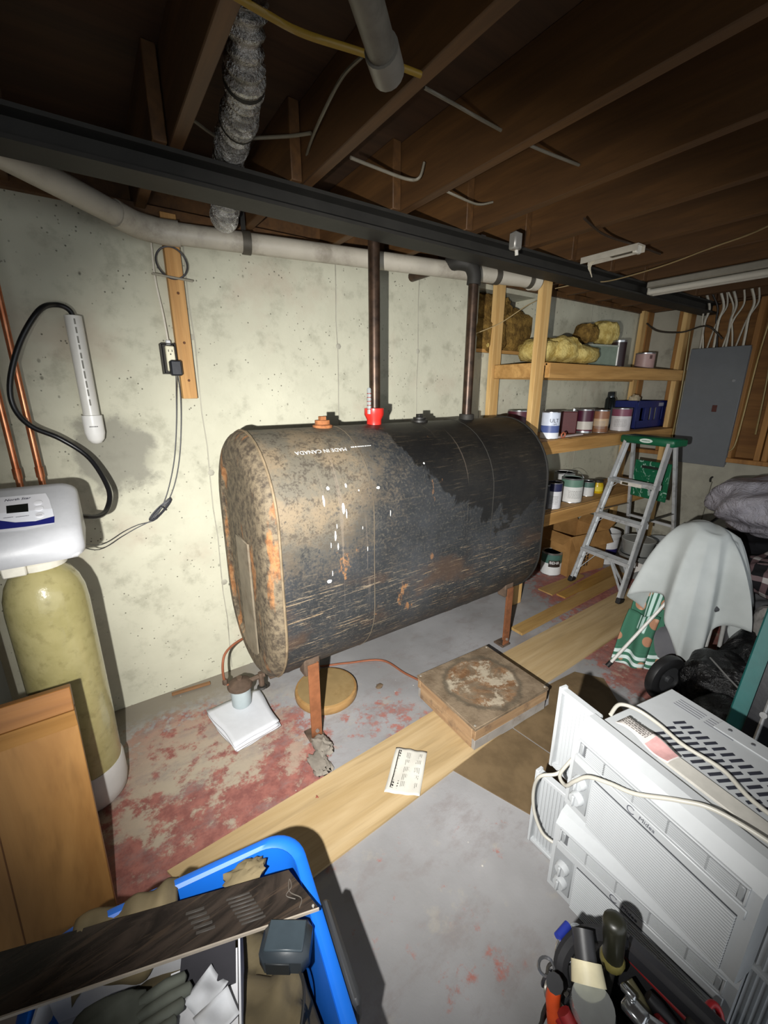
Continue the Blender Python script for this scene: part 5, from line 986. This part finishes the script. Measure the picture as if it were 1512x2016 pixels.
def m_towel():
    t = NT('towel'); x, y, z = t.xyz(); f = t.ramp(t.vor(9), 0.28, 0.32, True); col = t.mix(f, '#3f6b57', t.mix(t.ramp(t.vor(22), 0.2, 0.5), '#c99f84', '#a87c62'))
    w_ = t.math('SINE', t.mul(z, 190.0)); hemm = t.mul(t.ramp(z, 0.095, 0.10, True), t.ramp(w_, -0.3, 0.1)); col = t.mix(hemm, col, '#c3d2cf')
    ws = t.mul(t.ramp(t.math('ABSOLUTE', t.math('SUBTRACT', y, 0.005)), 0.026, 0.030, True), t.ramp(z, 0.20, 0.21), t.ramp(t.math('SINE', t.mul(y, 240.0)), -0.55, -0.3)); col = t.mix(ws, col, '#b9d2cc')
    return t.fin(col, 0.95, 0, t.noise(200, 3), 0.3, 0.002, 0.1)
MTW = m_towel(); tw = thing('beach_towel', 'green flowered towel with white stripes hanging under the grey cloth', 'towel', (2.45, 0.93, 0))
def towel(u, v):
    y = 0.86+0.17*u; x = 2.60-0.17*v**1.2+0.02*math.sin(9*u+2*v); z = 0.50*(1-v)+0.012*math.sin(7*u); return Vector((x-0.03*u*v, y-0.04*v+0.02*math.sin(4*v), max(0.006, z)))
MB().grid(towel, 22, 26).build('towel', MTW, tw, 70, solid=0.008)
MB().grid(lambda u, v: towel(0.1+0.9*u, 0.42+0.55*v)+Vector((-0.05-0.03*v, -0.01+0.04*v, 0.0)), 16, 16).build('towel_fold', MTW, tw, 70, solid=0.008)
cn = thing('cane', 'thin white cane with black rubber tip leaning into the grey cloth', 'cane', (2.256, 0.999, 0)); ct = Vector((2.256, 0.999, 0.0)); cu_ = Vector((2.50, 0.845, 0.43)); cd_ = (cu_-ct)
MB().tube([ct+cd_*0.04, ct+cd_*1.05], 0.009, 10).build('shaft', plain('#cfcdc8', 0.4), cn); MB().tube([ct+Vector((0, 0, 0.003)), ct+cd_*0.07], 0.013, 10).build('tip', M_BLK, cn)
# wheel and black heap
WM = basis(Vector((2.235, 0.70, 0.125)), Vector((2.235, 0.70, 0.125))+Vector((0.28, 0.96, 0.0))) @ R(PI/2, 'Y')
wh = thing('cart_wheel', 'black rubber cart wheel standing on the floor behind the air conditioners', 'wheel', (2.235, 0.70, 0))
MB().lathe([(0.070, -0.022), (0.095, -0.028), (0.118, -0.020), (0.125, 0.0), (0.118, 0.020), (0.095, 0.028), (0.070, 0.022)], 36, WM, closed=True).build('tyre', plain('#1d1d1e', 0.45, 0, 0.15, 30, 0.1), wh)
MB().lathe([(0.0, -0.028), (0.018, -0.028), (0.020, -0.012), (0.072, -0.014), (0.072, 0.014), (0.020, 0.012), (0.018, 0.028), (0.0, 0.028)], 24, WM).build('hub', plain('#3a3b3d', 0.4, 0.2), wh)
M_BAG = NT('black_plastic'); M_BAG = M_BAG.fin(M_BAG.mix(M_BAG.noise(8, 4), '#060607', '#0d0d0f'), 0.3, 0, M_BAG.noise(13, 6, 0.65, dist=0.8), 0.9, 0.03)
for q, (c, d, lab) in enumerate((((2.36, 0.50, 0.12), (0.34, 0.34, 0.28), 'shiny black plastic bag beside the cart wheel'), ((2.62, 0.40, 0.15), (0.40, 0.42, 0.33), 'black plastic bag behind the one beside the wheel'), ((2.08, 0.40, 0.10), (0.30, 0.26, 0.22), 'low black plastic bag just behind the upper air conditioner'))):
    o = lump((0, 0, 0), d, 70+q, 0.14, 40, 24).build('black_bag', M_BAG, None, 60, loc=(0, 0, 0)); o.location = c; o.location.z = d[2]/2*1.08; tag(o, lab, 'bag', 'black bags')
o = MB().tube([(2.30, 0.56, 0.30), (2.24, 0.46, 0.27), (2.21, 0.38, 0.24)], 0.004, 6).build('thin_rod', plain('#a9a9a8', 0.3, 0.7), None, loc=(2.3, 0.56, 0.28)); tag(o, 'thin metal rod resting on the black bags', 'rod')
o = lump((0, 0, 0), (0.30, 0.30, 0.24), 81, 0.06, 30, 18).build('grey_bag', m_cloth('#5c5c60', '#6d6d70'), None, 60, loc=(0, 0, 0)); o.location = (2.62, 0.83, 0.125); tag(o, 'dark grey fabric bag on the floor under the draped cloth', 'bag')
# pile against the right wall
M_TARP = NT('grey_tarp'); M_TARP = M_TARP.fin(M_TARP.mix(M_TARP.ramp(M_TARP.noise(5, 5), 0.35, 0.65), '#8b8891', '#a3a0a9'), 0.38, 0, M_TARP.noise(9, 6, 0.65, dist=1.0), 1.0, 0.05)
o = lump((0, 0, 0), (0.85, 0.75, 0.36), 90, 0.17, 60, 36).build('plastic_tarp', M_TARP, None, 70, loc=(0, 0, 0)); o.location = (3.62, 0.66, 0.83); tag(o, 'crumpled grey plastic tarp bundle on top of the right pile', 'tarp')
def m_plaid():
    t = NT('plaid'); x, y, z = t.xyz(); a = t.ramp(t.math('SINE', t.mul(y, 75.0)), 0.3, 0.5); c = t.ramp(t.math('SINE', t.mul(z, 75.0)), 0.3, 0.5)
    return t.fin(t.mix(c, t.mix(a, '#1c1b1d', '#5c4a4c'), t.mix(a, '#6b5a5c', '#a8a2a0')), 0.95, 0, t.noise(30, 4), 0.3, 0.006, 0.1)
MPL = m_plaid()
for q, (c, d, lab, m) in enumerate((((3.62, 0.62, 0.22), (0.8, 0.7, 0.44), 'dark clothes heap at the bottom of the right pile', m_cloth('#17171a', '#26262a')), ((3.55, 0.66, 0.53), (0.72, 0.62, 0.24), 'black plaid shirt bundle under the tarp', m_cloth('#0f0f12', '#1c1c20')), ((3.02, 0.52, 0.55), (0.40, 0.36, 0.20), 'plaid shirt bundle right of the draped cloth', MPL), ((3.02, 0.50, 0.22), (0.46, 0.42, 0.44), 'grey blanket bundle below the plaid shirt', m_cloth('#4c4c4e', '#5e5e60')))):
    o = lump((0, 0, 0), d, 95+q, 0.13, 40, 24).build('clothes_bundle', m, None, 70, loc=(0, 0, 0)); o.location = c; tag(o, lab, 'clothes', 'right pile')
o = lump((0, 0, 0), (0.26, 0.26, 0.30), 110, 0.16, 36, 22).build('clear_bag', NT('clear_plastic').fin('#8a8682', 0.12, 0, None), None, 70, loc=(0, 0, 0)); o.location = (2.78, 0.42, 0.62-0.30); tag(o, 'shiny translucent bag right of the draped cloth', 'bag')
# folded teal table
tb = thing('folding_table', 'folded dark table with a teal edge leaning at the right border', 'folding table', (1.80, 0.15, 0))
TMx = frame_m((1.83, 0.37, 0.0), (0, -1, 0), (0.33, 0, 0.94)); nz = TMx.to_3x3() @ Vector((0, 0, 1)); sg = 1 if nz.x < 0 else -1
MB().box((0.30, 0.40, 0), (0.60, 0.80, 0.035), 0.006, TMx).build('top', plain('#0f5a58', 0.5, 0, 0.08), tb)
MB().box((0.315, 0.40, sg*0.020), (0.52, 0.80, 0.012), 0.003, TMx).build('panel', plain('#0c0e16', 0.35, 0, 0.1), tb)
MB().tube([TMx @ Vector((0.10, 0.02, sg*0.036)), TMx @ Vector((0.10, 0.78, sg*0.036))], 0.007, 8).build('leg', plain('#a9a9a9', 0.3, 0.6), tb)
MB().lathe([(0.012, 0), (0.012, 0.02), (0, 0.02)], 10, TMx @ T(0.10, 0.38, sg*0.03)).build('hinge', plain('#8a8a8a', 0.4, 0.5), tb)

# ------------------------------------------------------------------ tool bag
BG = Vector((0.725, 0.062, 0)); bg = thing('tool_bag', 'open black tool bag full of tools at the bottom right', 'tool bag', (BG.x, BG.y, 0), math.radians(-90))
M_NYL = plain('#17171a', 0.8, 0, 0.2, 60, 0.2); M_RED = plain('#7d1416', 0.6, 0, 0.1); M_ORG = plain('#c2481c', 0.5)
b = MB(); b.box((0, 0, 0.01), (0.40, 0.22, 0.02), 0.004).build('base', M_NYL, bg, world=False)
for s in (-1, 1):
    sd = MB().box((0, s*0.11, 0.15), (0.40, 0.016, 0.28), 0.006).build('side_wall', M_NYL, bg, world=False); MB().box((0, s*0.122, 0.14), (0.34, 0.016, 0.16), 0.006).build('pocket', plain('#1f1f23', 0.8), sd, world=False)
    MB().box((0, s*0.112, 0.285), (0.40, 0.022, 0.012), 0.004).build('piping', M_RED, sd, world=False)
    MB().box((s*0.20, 0, 0.14), (0.016, 0.22, 0.26), 0.006).build('end_wall', M_NYL, bg, world=False)
MB().bar((-0.17, 0.118, 0.30), (0.20, 0.118, 0.33), 0.035, 0.05, 0.010).build('handle_bar', plain('#26262a', 0.6), bg, world=False)
MB().lathe([(0.020, -0.004), (0.024, 0.0), (0.020, 0.006), (0.012, 0.007), (0.012, -0.004)], 18, T(0.17, 0.095, 0.345), closed=True).build('grommet', M_ORG, bg, world=False)
st_ = MB().tube(catmull([(-0.205, -0.06, 0.28), (-0.225, -0.05, 0.34), (-0.215, 0.02, 0.36), (-0.16, 0.09, 0.35)], 6), 0.016, 8).build('strap', M_NYL, bg, world=False)
bm = T(*BG) @ R(math.radians(-90)); bp = lambda x, y, z: bm @ Vector((x, y, z))
def tool(name, lab, cat, parts, base):
    o = thing(name, lab, cat, base, 0, 'tools in the tool bag')
    for nm, mb, m in parts: mb.build(nm, m, o, 50)
    return o
hp = pz(1208, 1875, 0.36); ht = pz(1210, 1812, 0.46); ht = hp+(ht-hp).normalized()*0.10
tool('hammer', 'tool with a thick dark olive rubber grip sticking out of the bag', 'hammer', [('grip', MB().tube([hp-Vector((0, 0, 0.02)), hp.lerp(ht, .15), hp.lerp(ht, .5), hp.lerp(ht, .9), ht, ht+(ht-hp)*0.06], [0.021, 0.021, 0.0225, 0.024, 0.022, 0.012], 16), plain('#1f1f16', 0.4)), ('collar', MB().lathe([(0.024, 0), (0.026, 0.012), (0.022, 0.02), (0, 0.02)], 14, T(hp.x, hp.y, hp.z-0.03)), plain('#6f6738', 0.4, 0.3)), ('shaft', MB().tube([hp-Vector((0, 0, 0.03)), hp-Vector((0.0, 0.0, 0.20))], 0.012, 10), M_STEEL)], hp)
fl = pz(1165, 1990, 0.34); fd_ = Vector((0.55, 0.55, 0.45)).normalized()
tool('flashlight', 'flashlight with a clear round lens and cream collar in the bag', 'flashlight', [('lens', MB().lathe([(0.0, -0.030), (0.020, -0.026), (0.036, -0.012), (0.043, 0.006), (0.040, 0.022), (0, 0.022)], 24, T(*fl)), plain('#b9bdbc', 0.12, 0.7, 0.1)), ('collar', MB().tube([fl+fd_*0.035, fl+fd_*0.07], [0.034, 0.030], 20), plain('#c9c0a0', 0.5)), ('barrel', MB().tube([fl+fd_*0.07, fl+fd_*0.12], 0.022, 14), plain('#2a2a2c', 0.5))], fl)
cb = pz(1120, 1880, 0.33)
ring_ = lambda c, r1, r2, tilt, k: [c+Vector((r1*math.cos(t), r2*math.sin(t)*math.cos(tilt), r2*math.sin(t)*math.sin(tilt))) for t in [2*PI*i/k for i in range(k)]]
tool('carabiner', 'silver carabiner clip with blue sleeve at the left of the bag', 'carabiner', [('loop', MB().tube(ring_(cb+Vector((0.02, 0.01, 0)), 0.045, 0.022, 0.8, 24), 0.006, 8, closed=True), plain('#b5b7ba', 0.2, 0.9)), ('sleeve', MB().tube([cb+Vector((-0.005, 0.028, 0.022)), cb+Vector((0.035, 0.028, 0.022))], 0.009, 10), plain('#1f2f86', 0.5))], cb)
kk = pz(1085, 1915, 0.32)
for q in range(4):
    c = kk+Vector((0.012*math.sin(q*2.2), 0.012*math.cos(q*1.8), -0.012*q)); o = MB().tube(ring_(c, 0.018, 0.016, 0.5*q, 16), 0.0035, 6, closed=True).box(c+Vector((0.0, -0.02, -0.012)), (0.012, 0.03, 0.003), 0.001).build('key', plain(('#8a8c90', '#6d6a66', '#9a968e', '#55555a')[q], 0.3, 0.8), None, loc=c); tag(o, ('topmost', 'second', 'third', 'lowest')[q]+' of the small metal keys hanging on the left of the bag', 'key', 'keys on the tool bag')
o1 = pz(1088, 1965, 0.30); tool('utility_knife', 'orange handled knife on the left side of the bag', 'knife', [('handle', MB().tube([o1+Vector((0, 0, 0.06)), o1+Vector((-0.01, -0.005, 0.02)), o1+Vector((-0.01, -0.015, -0.05))], [0.012, 0.015, 0.013], 10), M_ORG), ('blade_guard', MB().tube([o1+Vector((-0.012, -0.004, 0.07)), o1+Vector((0, 0, 0.05))], 0.017, 10), M_NYL)], o1)
r1 = pz(1130, 2010, 0.31); tool('red_pliers', 'red handled pliers in front of the flashlight', 'pliers', [('handle', MB().tube([r1+Vector((0, 0, 0.03)), r1+Vector((0.02, -0.03, 0.0)), r1+Vector((0.05, -0.05, -0.04))], 0.014, 10), M_RED), ('handle', MB().tube([r1+Vector((-0.02, 0.015, 0.03)), r1+Vector((-0.02, -0.02, 0.0)), r1+Vector((0.0, -0.06, -0.04))], 0.014, 10), M_RED)], r1)
w1 = pz(1250, 1990, 0.33); tool('wrench', 'chrome adjustable wrench beside the flashlight in the bag', 'wrench', [('jaw', MB().box(w1, (0.035, 0.045, 0.02), 0.005).box(w1+Vector((0.01, 0.02, 0.012)), (0.015, 0.03, 0.015), 0.004), plain('#a8aaac', 0.2, 0.9)), ('handle', MB().bar(w1, w1+Vector((0.05, -0.09, -0.02)), 0.022, 0.009, 0.003), plain('#a8aaac', 0.2, 0.9))], w1)
w2 = pz(1405, 2005, 0.30); tool('pliers', 'pliers with a red ring handle at the right end of the bag', 'pliers', [('handle', MB().tube(ring_(w2, 0.024, 0.02, 0.9, 20), 0.007, 8, closed=True), plain('#a81c22', 0.4)), ('jaw', MB().box(w2+Vector((-0.03, 0.02, 0.0)), (0.05, 0.025, 0.015), 0.004), M_STEEL)], w2)

for q, (px_, py_, dx, dy, c1, lab) in enumerate(((1275, 1960, 0.02, -0.10, '#141416', 'black handled screwdriver lying along the right wall of the bag'), (1235, 1930, -0.03, -0.12, '#4a4630', 'olive handled chisel beside the flashlight'), (1290, 2005, 0.01, -0.08, '#6a1418', 'dark red handled screwdriver at the bottom edge of the photo'))):
    w3 = pz(px_, py_, 0.31); w4 = w3+Vector((dx, dy, -0.05)); tool('screwdriver', lab, 'screwdriver', [('handle', MB().tube([w3, w3.lerp(w4, .2), w3.lerp(w4, .7), w4], [0.012, 0.016, 0.014, 0.010], 12), plain(c1, 0.4)), ('shaft', MB().tube([w4, w4+(w4-w3)*0.7], 0.004, 8), M_STEEL)], w3)
ww = pz(1110, 1990, 0.30); o = MB().tube(catmull([ww+Vector((0.05*math.cos(k*1.1)*(1+0.1*k), 0.03*math.sin(k*1.1), -0.006*k)) for k in range(9)], 5), 0.004, 6).build('black_cable', M_BLK, None, 60, loc=ww); tag(o, 'black cable coiled in the left of the tool bag', 'cable')
fill = lump((0, 0, 0), (0.34, 0.18, 0.16), 150, 0.2, 36, 20).build('dark_rag', m_cloth('#151517', '#232326'), None, 70, loc=(0, 0, 0)); fill.location = (BG.x, BG.y, 0.12); fill.rotation_euler.z = math.radians(-90); tag(fill, 'dark rag filling the bottom of the tool bag', 'rag')

# ------------------------------------------------------------------ blue storage bin and its contents
BZ, BH = math.radians(-7.6), 0.40
BO = Vector((0.292, 0.858, 0)); BM = T(*BO) @ R(BZ); bl = lambda x, y, z: BM @ Vector((x, y, z))      # local origin at the far right corner
M_BIN = plain('#0f5fc0', 0.5, 0, 0.05, 15, 0.04); BWx, BWy = 0.58, 0.66
bn = thing('storage_bin', 'bright blue plastic storage bin full of clothes at the bottom left', 'storage bin', (BO.x, BO.y, 0), BZ)
def rrect(x0, x1, y0, y1, r, n=8):
    out = []
    for cx_, cy_, a0 in ((x1-r, y1-r, 0), (x0+r, y1-r, PI/2), (x0+r, y0+r, PI), (x1-r, y0+r, 1.5*PI)):
        for k in range(n+1): a = a0+PI/2*k/n; out.append((cx_+r*math.cos(a), cy_+r*math.sin(a)))
    return out
def ringloft(secs, closed=False):
    V = []; Fc = []; n = 0
    for (ins, z) in secs:
        rg_ = rrect(-BWx+ins, -ins, -BWy+ins, -ins, 0.085-ins*0.3); n = len(rg_); V += [(p[0], p[1], z) for p in rg_]
    for i in range(len(secs)-1):
        for k in range(n): Fc.append((i*n+k, i*n+(k+1) % n, (i+1)*n+(k+1) % n, (i+1)*n+k))
    return MB().add(V, Fc), n
b, n = ringloft([(0.075, 0.0), (0.07, 0.004), (0.035, 0.33), (0.032, 0.345), (0.028, BH-0.004), (0.030, BH-0.002), (0.036, 0.33), (0.074, 0.01)]); b.f.append(tuple(reversed(range(n)))); b.f.append(tuple(range(7*n, 8*n))); b.build('tub', M_BIN, bn, 40, world=False)
b, n = ringloft([(0.030, BH-0.03), (0.006, BH-0.036), (0.0, BH-0.030), (0.0, BH-0.006), (0.006, BH), (0.020, BH+0.001), (0.029, BH-0.006), (0.031, BH-0.02)]); b.build('rim', M_BIN, bn, 40, world=False)
for k in range(3): MB().box((-0.028+0.0, -0.30-0.06*k, 0.18), (0.012, 0.02, 0.28), 0.003).build('rib', M_BIN, bn, world=False)
MB().box((0.012, -0.30, BH-0.045), (0.022, 0.20, 0.075), 0.008).build('latch_handle', plain('#2b2c2e', 0.5), bn, world=False)
M_KHA = m_cloth('#5f5540', '#74684f', 9); M_KH2 = m_cloth('#524936', '#635943', 9)
def bundle(name, lab, c, d, seed, m, cat='clothes', amp=0.14, grp='clothes in the bin'):
    o = lump((0, 0, 0), d, seed, amp, 44, 26).build(name, m, None, 70, loc=(0, 0, 0)); o.location = bl(*c); o.rotation_euler.z = BZ; return tag(o, lab, cat, grp)
bundle('clothes_bundle', 'khaki clothes filling the right front of the blue bin', (-0.15, -0.40, 0.22), (0.22, 0.40, 0.28), 120, M_KHA)
bundle('clothes_bundle', 'khaki clothes at the far end of the blue bin', (-0.28, -0.17, 0.20), (0.42, 0.20, 0.24), 121, M_KH2)
bundle('clothes_bundle', 'dark olive clothes at the near left of the blue bin', (-0.40, -0.45, 0.17), (0.28, 0.32, 0.20), 122, m_cloth('#3c3a30', '#4a473a'))
def sleeve(u, v):
    x = -0.50+0.20*u; y = -0.13+0.155*v; z = BH+0.016-0.045*max(0, (abs(v-0.60)*2.0))**2+0.012*math.sin(9*u+3*v)+0.008*math.sin(17*u)
    if v > 0.82: z -= 0.10*(v-0.82)/0.18
    return BM @ Vector((x+0.03*v*math.sin(3*u), y+0.012*math.sin(8*u), z))
o = MB().grid(sleeve, 26, 18).build('shirt_sleeve', M_KHA, None, 80, loc=bl(-0.4, -0.05, BH), solid=0.006); tag(o, 'khaki sleeve hanging over the far rim of the blue bin', 'clothes', 'clothes in the bin')
o = lump((0, 0, 0), (0.10, 0.05, 0.04), 130, 0.25).build('cloth_corner', M_KHA, None, 70, loc=(0, 0, 0)); o.location = pz(482, 1722, 0.39); tag(o, 'small khaki cloth corner peeking above the dark plank', 'clothes', 'clothes in the bin')
# white carton with papers and a grey glove
cA = [pz(85, 1945, .40), pz(470, 1800, .40), pz(512, 2030, .40)]
wxa = (cA[1]-cA[0]); wxa.z = 0; wl = wxa.length; wxd = wxa.normalized(); wyd = Vector((wxd.y, -wxd.x, 0))
wb_ = thing('white_carton', 'open white carton inside the blue bin', 'carton', cA[0]+Vector((0, 0, -0.12)))
WMx = frame_m(cA[0]+Vector((0, 0, -0.12)), wxd, Vector((0, 0, 1)).cross(wxd)); M_WC = plain('#bfc0c4', 0.7, 0, 0.05)
wl += 0.0; wd_ = 0.24
MB().box((wl/2, -wd_/2, 0.003), (wl, wd_, 0.006), 0, WMx).build('bottom', M_WC, wb_, 0)
for (c, d) in (((wl/2, 0, 0.06), (wl, 0.004, 0.12)), ((wl/2, -wd_, 0.06), (wl, 0.004, 0.12)), ((0, -wd_/2, 0.06), (0.004, wd_, 0.12)), ((wl, -wd_/2, 0.06), (0.004, wd_, 0.12))): MB().box(c, d, 0, WMx).build('side', M_WC, wb_, 0)
MB().box((wl*0.80, -wd_*0.55, 0.075), (wl*0.36, wd_*0.8, 0.003), 0, WMx).build('inner_flap', plain('#cfcfd2', 0.7), wb_, 0)
MB().box((wl*0.82, -0.055, 0.080), (wl*0.30, 0.085, 0.004), 0, WMx).build('dark_liner', plain('#2c2b30', 0.6), wb_, 0)
gl = thing('work_glove', 'grey green fabric glove lying in the white carton', 'glove', WMx @ Vector((wl*0.4, -0.12, 0.09)))
M_GLV = m_cloth('#4a4d46', '#5c5f57', 12); gq = lambda x, y, z=0.10: WMx @ Vector((x, y, z))
pm = lump((0, 0, 0), (0.15, 0.11, 0.035), 140, 0.08); pm.v = [gq(wl*0.36+v.x, -0.105+v.y, 0.105+v.z) for v in pm.v]; pm.build('palm', M_GLV, gl, 60)
for k in range(4): MB().tube([gq(wl*0.50, -0.085-0.021*k, 0.108), gq(wl*0.62+0.01*math.sin(k), -0.075-0.022*k, 0.113), gq(wl*0.74-0.012*abs(k-1), -0.07-0.020*k, 0.108), gq(wl*0.75-0.012*abs(k-1), -0.07-0.020*k, 0.106)], [0.013, 0.0125, 0.011, 0.004], 10).build('finger', M_GLV, gl, 60)
MB().tube([gq(wl*0.36, -0.16, 0.105), gq(wl*0.48, -0.185, 0.108), gq(wl*0.56, -0.19, 0.105)], [0.014, 0.013, 0.006], 10).build('thumb', M_GLV, gl, 60)
for q, (x, y, a) in enumerate(((0.82, -0.10, 0.5), (0.88, -0.15, 0.2))):
    o = MB().grid(lambda u, v: Vector((-0.035+0.07*u, -0.025+0.05*v, 0.012*math.sin(5*u+q)*math.sin(3*v))), 10, 8).build('crumpled_paper', M_PAPER, None, 60, loc=(0, 0, 0), solid=0.002); o.location = gq(wl*x, y, 0.096+0.012*q); o.rotation_euler = (0.2, 0.1, a); tag(o, ('upper crumpled white tissue beside the grey glove', 'lower crumpled white tissue beside the grey glove')[q], 'tissue')
kc = pz(565, 1862, 0.405); ck = thing('battery_charger', 'dark grey plastic charger block on the khaki clothes in the bin', 'charger', kc-Vector((0, 0, 0.03)), math.radians(-35))
MB().box((0, 0, 0.032), (0.105, 0.075, 0.060), 0.014).build('body', plain('#23292e', 0.4, 0, 0.06), ck, world=False); MB().box((0, 0, 0.063), (0.080, 0.054, 0.006), 0.002).build('top_plate', plain('#2f383e', 0.35), ck, world=False); MB().box((-0.01, -0.038, 0.030), (0.05, 0.003, 0.032), 0.001).build('recess', plain('#14181b', 0.5), ck, world=False)
MB().tube(catmull([(0.03, -0.03, 0.02), (0.05, -0.07, 0.02), (0.045, -0.14, 0.005), (0.0, -0.18, 0.0)], 5), 0.003, 6).build('cord', M_BLK, ck, world=False)
# dark vinyl plank across the bin
PQ = [pz(-40, 1886, .43), pz(568, 1713, .43), pz(628, 1788, .43), pz(-40, 2017, .43)]
def m_vinyl():
    t = NT('dark_vinyl_plank'); g = t.noise(1.0, 6, 0.6, t.map((3.0, 9, 6), rot=(0, 0, 0.33)), 3.5); col = t.mix(t.ramp(g, 0.32, 0.66), '#1c1917', '#332c27'); col = t.mix(t.mul(t.ramp(t.noise(1.0, 4, 0.6, t.map((3, 40, 6), rot=(0, 0, 0.33)), 2.0), 0.55, 0.65), 0.35), col, '#4a3d32')
    return t.fin(col, 0.12, 0, g, 0.08, 0.002, 0.6)
pk = thing('vinyl_plank', 'glossy dark wood-grain flooring plank laid across the blue bin', 'flooring plank', (PQ[1].x, PQ[1].y, 0.42))
MB().prism([(p.x, p.y) for p in reversed(PQ)], 0.424, 0.431).build('plank', m_vinyl(), pk, 0)
e0, e1 = PQ[2], PQ[3]; MB().bar(Vector((e0.x, e0.y, 0.4275)), Vector((e1.x, e1.y, 0.4275)), 0.003, 0.0075).build('cut_edge', plain('#8d8478', 0.5), pk, 0)
lx_ = (PQ[0]-PQ[1]).normalized(); wy_ = (PQ[2]-PQ[1]); wlen = wy_.length; wy_ = wy_/wlen; pkp = lambda a, b_: Vector((PQ[1].x, PQ[1].y, 0.4315))+Vector((lx_.x, lx_.y, 0))*a+Vector((wy_.x, wy_.y, 0))*b_*wlen
M_RDG = plain('#2e2a26', 0.6, 0, 0.1)
for k in range(8): MB().bar(pkp(0.105, 0.26+0.082*k), pkp(0.158, 0.28+0.082*k), 0.0045, 0.002, 0.0008).build('ridge', M_RDG, pk)
for q in range(5): MB().bar(pkp(0.205, 0.30+0.11*q), pkp(0.245, 0.32+0.11*q), 0.006, 0.0015, 0.0006).build('ridge', M_RDG, pk)
MB().tube(catmull([pkp(0.035, 0.88), pkp(0.018, 0.70), pkp(0.030, 0.52), pkp(0.024, 0.36), pkp(0.012, 0.22), pkp(0.020, 0.40), pkp(0.042, 0.55), pkp(0.030, 0.68)], 5), 0.0011, 5).build('flame_outline', plain('#4a443d', 0.6), pk)
MB().lathe([(0.003, 0), (0.003, 0.0015), (0, 0.002)], 8, T(*pkp(0.008, 0.93))).build('rivet', plain('#b9b5ae', 0.3, 0.6), pk)
